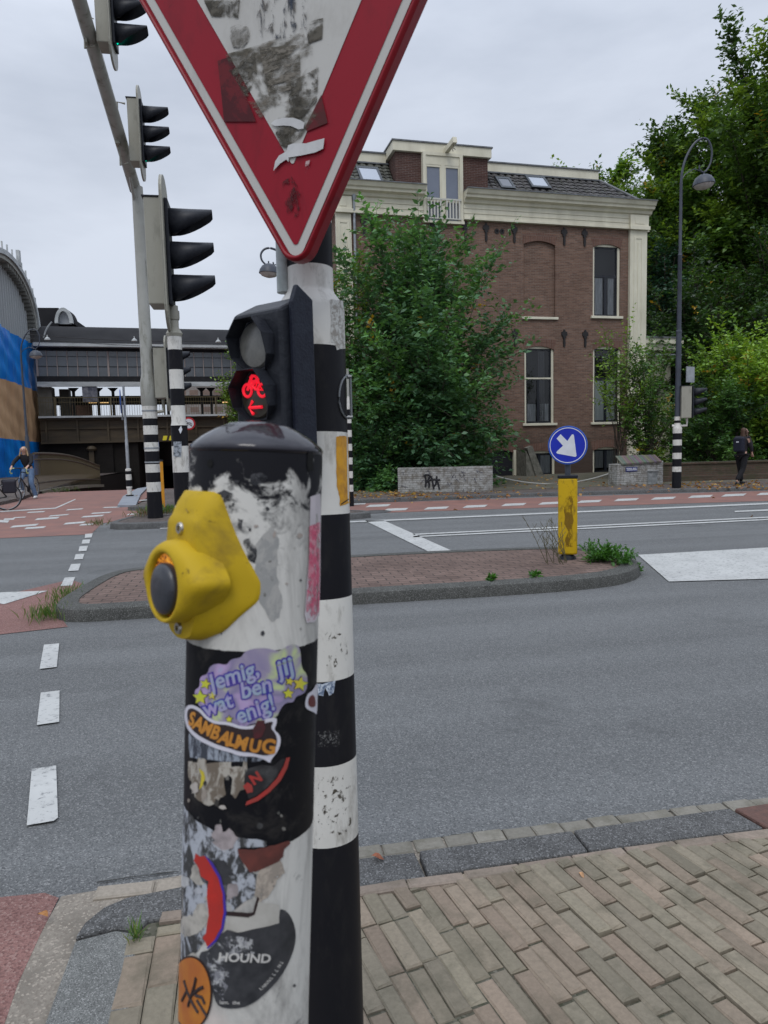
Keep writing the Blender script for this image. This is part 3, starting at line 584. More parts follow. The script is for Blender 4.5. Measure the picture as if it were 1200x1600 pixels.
# ================================================================ foliage
def foliage_mesh(name,pos,dirs,size,cols,parent,m=None,width=.5,seed=0):
    n=len(pos); r=np.random.default_rng(seed)
    d=dirs/np.maximum(np.linalg.norm(dirs,axis=1,keepdims=True),1e-6)
    rv=r.normal(size=(n,3)); rv[:,2]*=.6; up=np.array([0,0,1.])+rv*.55
    s=np.cross(d,up); s/=np.maximum(np.linalg.norm(s,axis=1,keepdims=True),1e-6); nn=np.cross(s,d)
    L=(size*r.uniform(.65,1.25,n))[:,None]; W=L*width*r.uniform(.8,1.2,(n,1))
    V=np.empty((n,4,3)); V[:,0]=pos; V[:,1]=pos+d*L*.45+s*W*.5+nn*L*.08; V[:,2]=pos+d*L-nn*L*.08; V[:,3]=pos+d*L*.45-s*W*.5+nn*L*.08
    me=bpy.data.meshes.new(name); me.vertices.add(n*4); me.vertices.foreach_set('co',V.reshape(-1).astype(np.float32))
    me.loops.add(n*4); me.loops.foreach_set('vertex_index',np.arange(n*4,dtype=np.int32)); me.polygons.add(n); me.polygons.foreach_set('loop_start',np.arange(0,n*4,4,dtype=np.int32))
    me.update(calc_edges=True); me.materials.append(m or LEAF)
    at=me.attributes.new('tint','FLOAT_COLOR','FACE'); c=np.ones((n,4),np.float32); c[:,:3]=cols; at.data.foreach_set('color',c.reshape(-1))
    o=bpy.data.objects.new(name,me); COL.objects.link(o)
    if parent: o.parent=parent
    return o
GRN=1.5*np.array([[.030,.072,.020],[.040,.095,.025],[.055,.125,.030],[.025,.060,.022],[.075,.155,.035]])
def plant(label,cat,base,H,prof,nst,ntw,lpt,leaf,tl,pal,name='tree',z0=.3,trunk=.12,seed=1,start=.35,droop=.0,up=.35,yellow=.01,shoots=0,group=None,spread=.08,width=.52,ell=1.,core=0):
    r=np.random.default_rng(seed); T=thing(name,label,cat,(base[0],base[1],base[2]),group)
    zs=[p[0] for p in prof]; rs=[p[1] for p in prof]
    P=[];D=[];Cc=[]; tb=MB()
    cum=np.array([max(x,.05) for x in rs]); 
    def addtw(p0,d0,L,k,c):
        d0=d0/np.linalg.norm(d0); side=np.cross(d0,[0,0,1]); side/=max(np.linalg.norm(side),1e-6)
        t=np.linspace(.12,1,k); q=p0[None]+d0[None]*(t*L)[:,None]; q[:,2]-=droop*L*t*t
        sg=np.where(np.arange(k)%2==0,1.,-1.)[:,None]
        dd=d0[None]*.55+side[None]*sg*.9+r.normal(0,.28,(k,3)); q=q+r.normal(0,spread*leaf*3,(k,3))
        P.append(q);D.append(dd);Cc.append(np.repeat(c[None],k,0)*r.uniform(.75,1.25,(k,1)))
        if L>.3 and r.random()<.6: tb.tube([tuple(p0),tuple(p0+d0*L*.9)],[.008,.003],3,cap=False)
    for i in range(nst+shoots):
        a=r.uniform(0,2*pi)
        if i<nst:
            u=r.random(); zt=np.interp(u,np.cumsum(cum*np.gradient(zs))/np.sum(cum*np.gradient(zs)),zs); rt=np.interp(zt,zs,rs)*(r.uniform(.55,1.06) if r.random()<.8 else r.uniform(.2,.7))
        else: rt=np.interp(H*.72,zs,rs)*r.uniform(0,1.35); zt=H*r.uniform(.78,1.0)
        tgt=np.array([rt*cos(a)*ell,rt*sin(a),zt]); sz=z0+min(zt*.55,H*.55)*r.uniform(.15,1) if trunk>.1 else z0*r.random()
        sp=np.array([r.normal(0,.08),r.normal(0,.08),sz]); mid=sp*.5+tgt*.5; mid[:2]*=.75; mid[2]+=(.18*np.linalg.norm(tgt-sp))*(1 if up>0 else .3)
        ts=np.linspace(0,1,9); pts=[(1-t)**2*sp+2*t*(1-t)*mid+t*t*tgt for t in ts]
        rr=max(.012,trunk*.28*r.uniform(.5,1)); tb.tube([tuple(p) for p in pts],[rr*(1-.85*t)+.004 for t in ts],5,cap=False)
        base_c=pal[r.integers(len(pal))]; 
        for j in range(ntw):
            t=start+(1-start)*r.random()**.7; p0=(1-t)**2*sp+2*t*(1-t)*mid+t*t*tgt; tang=2*(1-t)*(mid-sp)+2*t*(tgt-mid); tang/=np.linalg.norm(tang)
            rd=r.normal(0,1,3); d0=tang*.7+rd*.6; d0[2]+=up*.3
            c=base_c*r.uniform(.8,1.2) if r.random()>.3 else pal[r.integers(len(pal))]
            if r.random()<yellow: c=np.array([.42,.26,.03])
            addtw(p0,d0,tl*r.uniform(.6,1.3),lpt,c)
        addtw(tgt,tgt-mid,tl*1.2,lpt,base_c)
    if trunk>.1: tb.tube([(0,0,-.2),(.05,0,H*.2),(0,.05,H*.45),(0,0,H*.75)],[trunk*1.3,trunk,trunk*.75,trunk*.25],9)
    tb.build('trunk',BARK,T,fix=False,smooth=True)
    foliage_mesh('crown',np.concatenate(P),np.concatenate(D),leaf,np.concatenate(Cc),T,width=width,seed=seed)
    return T
def g3(px,py,Y,z=0): p=AY(px,py,Y); return (p.x,p.y,z)
ELM=2.75*np.array([[.034,.076,.027],[.026,.060,.026],[.046,.105,.034],[.030,.070,.032],[.020,.048,.022]])
LIM=1.35*np.array([[.14,.24,.03],[.10,.19,.03],[.17,.27,.035],[.08,.16,.03]])
OAK=2.0*np.array([[.045,.085,.018],[.035,.070,.018],[.060,.115,.020],[.028,.055,.016],[.085,.135,.02]])
plant('large dense dark green elm bush before the brick facade, above the graffitied wall','bush',g3(672,760,22.6),8.5,[(.4,2.0),(1.5,2.7),(3,3.1),(4.5,3.2),(5.6,2.7),(6.6,1.7),(7.5,.9),(8.4,.4)],112,30,14,.19,.9,ELM,'elm_bush',z0=.5,trunk=.09,seed=3,start=.3,yellow=.006,shoots=22,width=.55,up=.15,droop=.12)
plant('slender bush with yellowing leaves at the left edge of the large elm bush','bush',g3(556,760,23.6),7.6,[(.4,.8),(3,1.3),(5,1.3),(7.4,.8)],40,22,13,.15,.6,np.concatenate([LIM*.7,ELM]),'leafy_bush',z0=.4,trunk=.06,seed=4,yellow=.06,shoots=6)
plant('dark ivy-like low growth beside the left end of the whitewashed wall','bush',g3(585,765,21.8),2.6,[(.1,1.2),(1.2,1.3),(2.4,.8)],60,18,13,.12,.4,ELM,'low_shrub',z0=.1,trunk=.05,seed=5,start=.2)
plant('small sparse tree with yellow-green leaves in front of the right ground-floor window','tree',g3(966,745,22.4),5.1,[(2.4,.6),(3.2,1.2),(4.2,1.3),(5,.8)],16,9,10,.13,.7,LIM,'young_tree',z0=1.2,trunk=.05,seed=6,start=.55,up=.05)
plant('loose mid-green bush growing above the whitewashed brick box','bush',g3(1012,745,22.3),4.6,[(.6,.5),(1.5,1.1),(2.5,1.35),(3.6,1.2),(4.5,.7)],40,16,12,.12,.5,np.concatenate([GRN*1.25,LIM*.6]),'leafy_bush',z0=.6,trunk=.06,seed=7,shoots=6)
plant('bright lime-green bush standing behind the walking pedestrian','bush',g3(1172,745,23.6),5.3,[(.8,.8),(2,1.5),(3.2,1.9),(4.4,1.9),(5.1,1.3)],80,24,13,.17,.7,LIM*1.15,'lime_bush',z0=.6,trunk=.07,seed=8,yellow=.03,up=.1)
plant('dark green undergrowth bush between lamp post and pedestrian','bush',g3(1115,745,23.2),3.6,[(.4,1.4),(1.5,1.9),(2.8,1.6),(3.5,.9)],70,22,13,.13,.5,GRN,'dark_bush',z0=.3,trunk=.06,seed=9)
plant('dark green bush at the right edge of the frame beside the pedestrian','bush',g3(1235,745,22.6),3.6,[(.4,1.4),(1.5,1.9),(2.8,1.6),(3.5,.9)],60,22,13,.13,.5,GRN,'dark_bush',z0=.3,trunk=.06,seed=10)
plant('very dark evergreen tree right behind the lamp post and annex','tree',g3(1085,745,30),10.,[(1,2.5),(4,3.6),(6,3.6),(8,2.4),(9.8,1.0)],190,36,10,.2,.9,GRN*.6,'dark_tree',z0=.6,trunk=.3,seed=11,droop=.2,up=-.2)
plant('very dark evergreen tree at the right edge behind the lime-green bush','tree',g3(1215,745,29),10.5,[(1,2.5),(4,3.6),(6,3.6),(8.5,2.4),(10.3,1.0)],170,36,10,.2,.9,GRN*.62,'dark_tree',z0=.6,trunk=.3,seed=12,droop=.2,up=-.2)
plant('tall spreading oak with the highest crown at the right edge','tree',g3(1205,740,36),23,[(7,4),(10,6.4),(14,7.4),(18,7.0),(21,5.2),(22.8,2.8)],150,60,16,.29,1.2,OAK,'oak_tree',z0=3,trunk=.45,seed=13,yellow=.008,start=.5)
plant('broad oak whose crown rises over the right end of the house roof','tree',g3(1090,740,39),19.6,[(6,3.5),(9,4.6),(12,5.2),(16,4.8),(18.2,3.2),(19.4,1.4)],130,60,16,.29,1.2,OAK*1.1,'oak_tree',z0=3,trunk=.4,seed=14,yellow=.01,start=.5)
plant('blue-green conifer hidden between the house corner and the oaks','tree',g3(1035,740,36),12,[(1,3),(6,2.8),(9,2.2),(11.8,.8)],110,36,12,.22,.9,np.array([[.025,.07,.045],[.03,.085,.05],[.02,.055,.035]]),'dark_tree',z0=.6,trunk=.3,seed=15,droop=.2)
plant('distant pale-leaved tree just peeping over the flat roof parapet','tree',g3(925,740,52),21.6,[(14,3.6),(18,4),(20.6,3.6),(21.5,2.6)],70,34,12,.33,1.2,OAK*1.3,'distant_tree',z0=8,trunk=.3,seed=16,start=.6)
plant('small green tree in front of the railway viaduct beside the signal','tree',g3(395,745,33),6.0,[(2,.8),(3.2,1.4),(4.5,1.3),(5.8,.7)],40,18,10,.16,.6,np.concatenate([OAK*1.3,LIM*.6]),'young_tree',z0=1.4,trunk=.1,seed=17)
# ================================================================ low walls, litter
wl=thing('whitewashed_wall','long whitewashed brick planter wall with black graffiti below the elm bush','wall',(0,0,0))
p0,p1=G(622,770,.09),G(770,768,.09); p0.z=p1.z=0; dv=(p1-p0).normalized(); nv=Vector((-dv.y,dv.x,0)); 
wl.matrix_world=Matrix(((dv.x,nv.x,0,p0.x),(dv.y,nv.y,0,p0.y),(0,0,1,0),(0,0,0,1))); WLEN=(p1-p0).length
b=MB(); b.box((0,0,0),(WLEN,.35,.80)); b.build('wall',WBRICK,wl,bevel=.01)
b=MB()
def WP(px,py):
    d=wl.matrix_world.inverted().to_3x3()@ray(px,py); o=wl.matrix_world.inverted()@C0; t=(-.004-o.y)/d.y; return (o.x+d.x*t,-.004,o.z+d.z*t)
zg=lambda l:[WP(610+x/7.06,720+y/7.06) for x,y in l]
for st in ([(365,165),(400,152),(440,160)],[(385,165),(392,230),(388,290)],[(440,160),(415,210),(395,232)],[(415,215),(430,250),(425,295)],[(400,235),(450,205),(550,208)],[(450,170),(462,215),(480,310)],[(512,170),(500,260),(470,290)],[(512,215),(530,260),(540,315)]): b.tube(zg(st),.028,6)
b.build('graffiti',mat('graffiti_black',(.015,.015,.018),.6),wl)
b=MB(); r=random.Random(3)
for k in range(26):
    x=r.uniform(120,1080); y=r.uniform(110,330); b.tube(zg([(x,y),(x+r.uniform(-25,25),y+r.uniform(-40,40)),(x+r.uniform(-40,60),y+r.uniform(-30,40))]),.008,4)
b.build('faint_graffiti',mat('graffiti_grey',(.12,.12,.14),.8),wl)
# whitewashed box with tiled cap
p0,p1=G(964,759,.09),G(1036,756,.09); p0.z=p1.z=0; dv=(p1-p0).normalized(); nv=Vector((-dv.y,dv.x,0)); L=(p1-p0).length
bx=thing('whitewashed_box','short whitewashed brick pier with tiled cap and small blue name plate','wall',Matrix(((dv.x,nv.x,0,p0.x),(dv.y,nv.y,0,p0.y),(0,0,1,0),(0,0,0,1))))
b=MB(); b.prism([(0,0),(L,0),(L,.78),(0.02,.72)],0,.5,'y'); b.build('wall',WBRICK,bx,bevel=.01)
b=MB()
for i in range(16):
    x=.12+(L-.2)*i/16; b.add([(x,-.05,.70+.04*i/16),(x+.08,-.05,.70+.04*i/16),(x+.08,.3,.93),(x,.3,.93),(x,-.05,.74+.04*i/16),(x+.08,-.05,.74+.04*i/16),(x+.08,.3,.97),(x,.3,.97)],[(0,1,2,3),(4,5,6,7),(0,1,5,4),(0,3,7,4),(1,2,6,5)],0,None,tuple(k*random.uniform(.6,1.3) for k in (.12,.11,.09)))
b.build('tiled_cap',TILE,bx)
b=MB(); b.box((.28,-.02,.50),(.66,-.003,.63)); pl=b.build('name_plate',mat('plate_blue',(.02,.03,.16),.4),bx)
b=MB(); r=random.Random(9)
for row,(a,c) in enumerate(((.59,.30),(.545,.31))):
    x=c
    while x<.63:
        w_=r.uniform(.018,.03); b.box((x,-.0235,a-.014),(x+w_,-.0205,a+.014)); x+=w_+(.008 if abs(x-.46)>.02 or row else .03)
b.build('lettering',WHT,pl)
b=MB(); b.box((1.0*L/1.45*.95,-.03,.08),(1.0*L/1.45*.95+.32,-.003,.48)); b.box((L*.655,-.06,.48),(L*.655+.36,-.003,.50)); b.build('hatch',mat('grey_hatch',(.3,.31,.31),.7,(.16,.17,.17),9),bx)
# low brick garden wall behind the pavement on the right + chain
b=MB(); p0=G(1036,754,.09); p1=G(1400,743,.09); p0.z=p1.z=0
dv=(p1-p0).normalized(); nv=Vector((-dv.y,dv.x,0)); M=Matrix(((dv.x,nv.x,0,p0.x),(dv.y,nv.y,0,p0.y),(0,0,1,0),(0,0,0,1))); LL=(p1-p0).length
b.box((0,.4,.05),(LL,.65,.62)); b.box((0,.36,.62),(LL,.69,.68)); b.box((0,.1,.05),(LL,.4,.26)); o=b.build('garden_wall',LBRICK); o.matrix_world=M; tag(o,'low mossy brown brick garden wall behind the pedestrian','wall')
b=MB(); a=HM@Vector((-5.35,-5.4,.55)); c=HM@Vector((-2.9,-5.4,.0))
A=G(770,738,.45); 
pa=AY(772,743,21.0); pb_=AY(962,736,22.0); pts=[]
for i in range(25):
    t=i/24; p=pa.lerp(pb_,t); p.z-=.42*4*t*(1-t)*.8; pts.append(tuple(p))
b.tube(pts,.018,6); tag(b.build('rope_barrier',mat('rope',(.4,.4,.38),.8)),'sagging pale rope strung between the whitewashed wall and the tiled pier','rope')
# fallen leaves
n=1500; r=np.random.default_rng(21); P=[]
for px,py,k,sx_,sy in ((640,772,300,90,4),(1120,757,350,90,4),(800,752,200,70,6),(900,776,60,300,9),(590,768,90,50,6)):
    for _ in range(k):
        x=px+r.normal()*sx_; y=py+r.normal()*sy
        if y>765-.0*(x) and y<800 and r.random()<.85 and y>787-(x-551)*.033: continue
        if y<738: continue
        q=G(x,y,.11); P.append((q.x,q.y,.105 if y<787-(x-551)*.033 else .012))
P=np.array(P); D=r.normal(size=P.shape); D[:,2]*=.15
pc=np.array([[.38,.20,.05],[.45,.28,.07],[.28,.12,.04],[.20,.10,.05]]); 
tag(foliage_mesh('fallen_leaves',P,D,.11,pc[r.integers(0,4,len(P))],None,width=.7),'orange and brown fallen leaves strewn along the far pavement','leaf litter',kind='stuff')
def leaf(px,py,s,c,lab):
    q=G(px,py,.03); b=MB(); a=random.uniform(0,6)
    sh=[(0,0),(.25,.2),(.5,.24),(.8,.15),(1,0),(.75,-.2),(.45,-.22),(.2,-.16)]
    b.add([(s*(x*cos(a)-y*sin(a)),s*(x*sin(a)+y*cos(a)),.012+.012*abs(y)*4*s*8+.01*sin(x*5)*s*10) for x,y in sh],[tuple(range(8))]); o=b.build('fallen_leaf',mat('leaf%.2f'%c[0],c,.7,tuple(k*.5 for k in c),40)); o.location=q; tag(o,lab,'leaf')
leaf(75,1438,.05,(.45,.2,.06),'curled orange leaf on the red path by the near kerb'); leaf(905,1368,.03,(.5,.28,.14),'tiny tan leaf on the brick pavement just below the kerb'); leaf(580,1342,.05,(.35,.12,.06),'thin reddish leaf lying on the gutter bricks right of the poles')
def grass(name,label,base,rad,n,h,pal,kind='grass',seed=1,wd=.1,flat=.5):
    r=np.random.default_rng(seed); P=np.array(base)[None]+np.c_[r.normal(0,rad[0],n),r.normal(0,rad[1],n),np.zeros(n)]; D=np.c_[r.normal(0,flat,n),r.normal(0,flat,n),np.ones(n)]
    return tag(foliage_mesh(name,P,D,h,pal[r.integers(0,len(pal),n)],None,width=wd,seed=seed),label,kind)
GRS=np.array([[.09,.19,.03],[.12,.22,.04],[.07,.15,.03],[.2,.22,.08]])
for i,(px,py) in enumerate(((92,955),(84,965),(105,940),(112,932),(76,968))): grass('grass_tuft','long green grass growing against the left end of the near island' ,G(px,py,.01),(.10,.09),90,.13,GRS*.8,'grass',20+i,.07,.35)['group']='grass tufts at the island end'
grass('grass_tuft','bright grass tuft at the foot of the tall mast',G(262,800,.1)+Vector((0,-.3,0)),(.28,.15),260,.2,GRS*.8,'grass',31,.1)
grass('weed','reddish dry weed left of the mast foot',G(232,808,.1),(.25,.1),100,.22,np.array([[.16,.09,.05],[.09,.12,.04],[.2,.14,.08]]),'weed',32,.08)
grass('weed','dry weed tuft on the left tip of the far island',G(152,822,.1),(.12,.08),60,.17,np.array([[.16,.12,.06],[.09,.12,.04]]),'weed',33,.08)
grass('grass_tuft','spiky grass tuft between the near kerb and pavement bricks',G(212,1468,.03),(.012,.012),46,.06,GRS,'grass',34,.07)
def herb(px,py,rad,n,h,lab,seed,z=.12):
    r=np.random.default_rng(seed); b0=np.array(G(px,py,z)); P=[];D=[]
    for k in range(n):
        a=r.uniform(0,2*pi); el=r.uniform(.15,1.2); d=np.array([cos(a)*cos(el),sin(a)*cos(el),sin(el)]); L=h*r.uniform(.5,1.1); p=b0+np.array([r.normal(0,rad*.3),r.normal(0,rad*.3),0])
        for t in np.linspace(.2,1,7):
            P.append(p+d*L*t); D.append(d+r.normal(0,.6,3))
    tag(foliage_mesh('green_plant',np.array(P),np.array(D),.055,(np.array([[.05,.15,.02],[.07,.2,.03],[.04,.12,.02]]))[r.integers(0,3,len(P))],None,width=.45,seed=seed),lab,'plant')
herb(940,876,.22,130,.22,'bushy bright green weed on the island tip right of the blue arrow bollard',40); herb(972,880,.1,40,.2,'leafy weed spilling over the rounded island kerb',41); herb(990,893,.05,18,.12,'small weed at the foot of the rounded island kerb',42,.02)
for i,(px,py,s) in enumerate(((768,906,.05),(836,900,.07))): herb(px,py,s,10,.045,['tiny weed on island edge centre','small weed on the island paving left of the bollard'][i],43+i)
b=MB(); r=random.Random(5)
for k in range(13):
    p=G(878,880,.12)+Vector((r.uniform(-.2,.1),r.uniform(-.1,.1),0)); d=Vector((r.uniform(-.75,.05),r.uniform(-.2,.2),1)).normalized(); L=r.uniform(.2,.62); b.tube([tuple(p),tuple(p+d*L*.5+Vector((0,0,.03))),tuple(p+d*L)],[.004,.003,.0015],4)
    for j in range(5): q=p+d*L*(.4+.12*j); b.tube([tuple(q),tuple(q+Vector((r.uniform(-.06,.06),r.uniform(-.04,.04),.05)))],.003,3)
tag(b.build('dry_weed',mat('dry_stem',(.10,.09,.05),.9)),'thin dry weed stalks left of the yellow arrow bollard','weed')
#@@SECTION3
# ================================================================ RAILWAY VIADUCT + STATION
VT=R_(6); VM=Matrix.Translation((-14,50,0))@Matrix.Rotation(VT,4,'Z'); VI=VM.inverted()
def VL(px,py,v=0.):
    d=VI.to_3x3()@ray(px,py); o=VI@C0; t=(v-o.y)/d.y; return (o.x+d.x*t,o.z+d.z*t)
vz=lambda y,x=200: VL(x,y)[1]
V=thing('railway_viaduct','dark railway viaduct with glazed platform hall and brown steel girder above the underpass','viaduct',VM)
U0,U1=VL(61,640)[0],30
GBR=mat('girder_brown',(.040,.030,.018),.6,(.075,.055,.03),1.5,.2,20,stretch=(.4,1,2)); VDK=mat('station_black',(.014,.014,.016),.8,(.024,.024,.026),2,spec=.2)
VWH=mat('station_white',(.50,.52,.52),.6,(.34,.36,.36),2,stretch=(.5,1,2)); VGL=mat('station_glass',(.07,.08,.09),.25,(.10,.115,.13),.7,spec=.8)
zt,zb=vz(652),vz(691)
b=MB(); b.box((U0,0,zb),(U1,.4,zt)); b.box((U0,-.22,zb),(U1,-.002,zb+.12)); b.box((U0,-.2,zt-.15),(U1,-.002,zt)); b.box((U0,-.12,(zb+zt)/2+.1),(U1,-.002,(zb+zt)/2+.16))
for k in range(16): b.box((U0+.3+k*1.9,-.16,zb+.12),(U0+.42+k*1.9,-.002,zt-.15))
b.build('girder',GBR,V)
b=MB(); b.box((U0,.4,zb),(U1,24,zt)); b.build('deck',VDK,V)
b=MB(); b.box((U0,-.5,zt),(U1,.0,zt+.12)); b.build('ledge',VWH,V)
b=MB(); rt=vz(622); 
for k in range(int((U1-U0)/.16)): b.box((U0+k*.16,-.42,zt+.12),(U0+k*.16+.022,-.40,rt))
b.box((U0,-.43,rt),(U1,-.38,rt+.05)); b.box((U0,-.43,(rt+zt)/2+.35),(U1,-.40,(rt+zt)/2+.38))
for k in range(10): b.box((U0+1+k*3.4,-.45,zt+.1),(U0+1.1+k*3.4,-.37,rt+.05))
b.build('railing',mat('rail_ochre',(.10,.08,.04),.7),V)
z1,z2=vz(598),vz(604); g0,g1=vz(588),vz(549)
b=MB(); b.box((U0,-.15,z2),(U1,.1,z1+.05)); b.build('white_beam',VWH,V)
b=MB(); b.box((U0,0,z1+.05),(U1,.35,g0)); b.box((U0,.0,g1),(U1,.35,vz(544))); b.build('frame_beam_and_eave_shade',VDK,V)  # lower bar is the frame; upper black bar draws the shade under the fascia
b=MB(); b.box((U0,.1,g0),(U1,.16,g1)); b.build('glazing',VGL,V)
b=MB(); 
for k in range(int((U1-U0)/.62)):
    w_=.05 if k%7 else .12; b.box((U0+k*.62,.03,g0),(U0+k*.62+w_,.098,g1))
b.build('mullion',mat('mullion',(.30,.25,.23),.6),V)
b=MB(); b.box((U0,.05,(g0+g1)/2-.2),(U1,.095,(g0+g1)/2-.17)); b.box((U0,.05,(g0+g1)/2+.45),(U1,.095,(g0+g1)/2+.47)); b.build('glazing_rail',VDK,V)
b=MB(); b.box((U0,-.6,vz(544)),(U1,.4,vz(538.5))); b.build('roof_fascia',VWH,V)
b=MB(); zf=vz(538.5); zr=vz(509)
pr=[(-.62,zf)]+[(-.6+13*t,zf+(zr-zf+.5)*sin(pi*min(.5,t*1.3))) for t in [i/14 for i in range(1,15)]]+[(12.4,zf)]
b.prism(pr,U0,U1,'x'); b.build('roof',mat('station_roof',(.017,.017,.019),.85,(.026,.026,.028),.8,.2,15,spec=.15),V,smooth=True)
b=MB()
for px in (112,151,175,262,316,331): 
    u=VL(px,620)[0]; b=MB(); b.box((u-.09,.9,zt),(u+.09,1.1,z2)); b.prism([(u-.35,z2),(u+.35,z2),(u+.1,z2-.25),(u-.1,z2-.25)],.92,1.08,'y'); b.build('column',VDK,V)
b=MB(); b.box((U0,6,vz(624)),(U1,6.3,vz(612)+.15)); b.box((U0,12,vz(612)),(U1,12.2,vz(612)+.35))
for k in range(26): b.box((U0+k*1.2,12.02,vz(612)),(U0+k*1.2+.07,12.1,z1))
b.build('inner_beam',VDK,V)
b=MB(); uL=VL(62,600)[0]; b.box((uL-.2,.2,zt),(VL(79,600)[0],1.5,z2)); b.box((VL(84,600)[0],2,zt),(VL(100,600)[0],3,z2)); b.build('pier',mat('pier_stone',(.14,.13,.11),.8,(.09,.085,.07),2),V)
for px in (141,158,357):
    u,z=VL(px,627); b=MB(); b.box((u-.3,1.8,z),(u+.3,1.9,z+.08)); b.build('platform_lamp',mat('lamp_glow',(.9,.6,.3),.5,emit=(1,.62,.25),es=.9),V)
b=MB(); b.box((U0,9,zt),(VL(120,640)[0],9.3,zt+1.4)); b.box((VL(208,640)[0],14,zt),(VL(232,640)[0],14.5,zt+1.3)); b.build('far_wall',mat('far_brick',(.30,.16,.13),.9,(.2,.12,.1),3),V)
b=MB(); x0,z0_=VL(128,602); b.box((x0,-.1,z0_-1.1),(x0+.9,.6,z0_-.1)); b.build('platform_cabinet',mat('cab_blue',(.03,.035,.06),.5,(.2,.2,.22),3),V)
# underpass: ramp, side walls, tunnel
WALLD=brick_mat('underpass_shaded_brick',(.02,.017,.015),(.015,.013,.012),(.02,.018,.016))  # near-black brick: the darkness under the bridge is put into its colour
b=MB(); xr=1.5
zr_=lambda Y: -.10*(Y-28) if Y<56 else -2.8
for a,c in ((28,34),(34,44),(44,56),(56,110)):
    b.add([(-16,a,zr_(a)),(8,a,zr_(a)),(8,c,zr_(c)),(-16,c,zr_(c))],[(0,1,2,3)])
struct(b.build('underpass_road',REDF))
U=thing('underpass','black underpass opening beneath the railway girder','underpass',(0,0,0))
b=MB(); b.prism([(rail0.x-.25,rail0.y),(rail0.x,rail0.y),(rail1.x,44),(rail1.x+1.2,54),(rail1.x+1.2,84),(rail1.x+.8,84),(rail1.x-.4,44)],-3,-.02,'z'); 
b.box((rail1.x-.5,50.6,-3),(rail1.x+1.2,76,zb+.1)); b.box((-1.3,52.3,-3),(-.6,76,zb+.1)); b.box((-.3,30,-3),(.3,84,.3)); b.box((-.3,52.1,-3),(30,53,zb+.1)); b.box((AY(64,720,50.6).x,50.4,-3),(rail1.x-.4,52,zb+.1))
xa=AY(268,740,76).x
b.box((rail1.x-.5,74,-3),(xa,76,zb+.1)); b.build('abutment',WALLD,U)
b=MB(); u=AY(148,735,50.9); b.box((u.x-.15,50.2,-1.5),(u.x+.15,50.5,zb-.2)); b.lathe([(.3,0),(.35,.12),(.2,.3)],10,M=Matrix.Translation((u.x,50.35,zb-.5))); b.build('cast_column',GBR,U)
b=MB()
for px in (258,268): 
    p=AY(px,684,50.5); b.prism([(p.x-.16,p.z-.17),(p.x+.1,p.z-.17),(p.x+.18,p.z+.13),(p.x-.08,p.z+.13)],50.3,50.33,'y')
b.build('height_marker',mat('marker_yellow',(.7,.6,.03),.5),U)
# railing along the ramp
RW=thing('ramp_railing','brown iron railing with spear-topped lower bars curving down into the underpass','railing',(0,0,0))
pts=[]; 
for i in range(41):
    t=i/40; p=rail0.lerp(rail1,t); zb_=.1+(rail1.z-.1)*t**1.5; zt_=zb_+1.35-.25*t+ .12*sin(pi*min(1,t*1.1)); pts.append((p.x,p.y,zb_,zt_))
b=MB(); b.tube([(p[0],p[1],p[3]) for p in pts],.05,6); b.tube([(p[0],p[1],p[2]+.28) for p in pts],.035,5); b.tube([(p[0],p[1],p[3]-.22) for p in pts],.025,5); b.build('rail',GBR,RW)
b=MB()
for i in range(100):
    t=i/99*40; k=min(39,int(t)); f=t-k; q=[pts[k][j]*(1-f)+pts[k+1][j]*f for j in range(4)]; b.tube([(q[0],q[1],q[2]),(q[0],q[1],q[3])],.011,4,cap=False)
b.build('bars',mat('rail_iron',(.11,.085,.045),.7),RW,fix=False)
b=MB()
for p,q in zip(pts,pts[1:]): b.add([(p[0]+.2,p[1],p[2]-.15),(q[0]+.2,q[1],q[2]-.15),(q[0]-.2,q[1],q[2]-.15),(p[0]-.2,p[1],p[2]-.15),(p[0]+.2,p[1],p[2]),(q[0]+.2,q[1],q[2]),(q[0]-.2,q[1],q[2]),(p[0]-.2,p[1],p[2])],[(0,1,5,4),(4,5,6,7),(2,3,7,6)])
b.build('coping',mat('coping',(.22,.20,.16),.9,(.12,.12,.09),4),RW)
grass('weeds','low weeds along the foot of the ramp railing',(-7.3,28.6,.0),(.3,.9,0),90,.16,GRS*.45,'weeds',61,.12)
# distant street seen through the tunnel
b=MB(); b.box((-14,140,-3),(40,150,14)); o=b.build('distant_building',brick_mat('distant_brick',(.24,.17,.14),(.2,.15,.13),(.3,.28,.26),2.2,1.6,.35)); tag(o,'faint distant facade glimpsed through the underpass','building')
# station block with arch and tarpaulin
ST=thing('station_building','pale station end wall with vertical glazing bars under a big scalloped arch','station',(0,0,0))
SX=-14.9; ay,aa,az,ah=47.3,5.3,9.7,3.45
arc=lambda k,s=0.: (ay+(aa+s)*cos(k),az+(ah+s)*sin(k))
ks=[pi*i/40 for i in range(41)]
b=MB(); b.prism([(ay-aa,0),(ay+aa,0)]+[arc(k,-.3) for k in ks],SX-.5,SX,'x'); b.build('gable_glazing',mat('gable_grey',(.36,.40,.43),.4,(.26,.29,.32),3,stretch=(1,1,.2)),ST)
b=MB(); 
for i in range(24):
    y=ay-aa+.4+i*.43; dz=max(0,1-((y-ay)/(aa-.35))**2)**.5
    b.box((SX,y,5),(SX+.12,y+.05,az+(ah-.3)*dz))
b.build('glazing_bars',mat('bar_white',(.5,.52,.52),.6),ST)
b=MB(); b.prism([arc(k,.25) for k in ks]+[arc(k,-.15) for k in ks[::-1]],SX-.6,SX+.55,'x'); b.build('arch_canopy',mat('arch_grey',(.42,.42,.38),.8,(.28,.28,.25),3),ST)
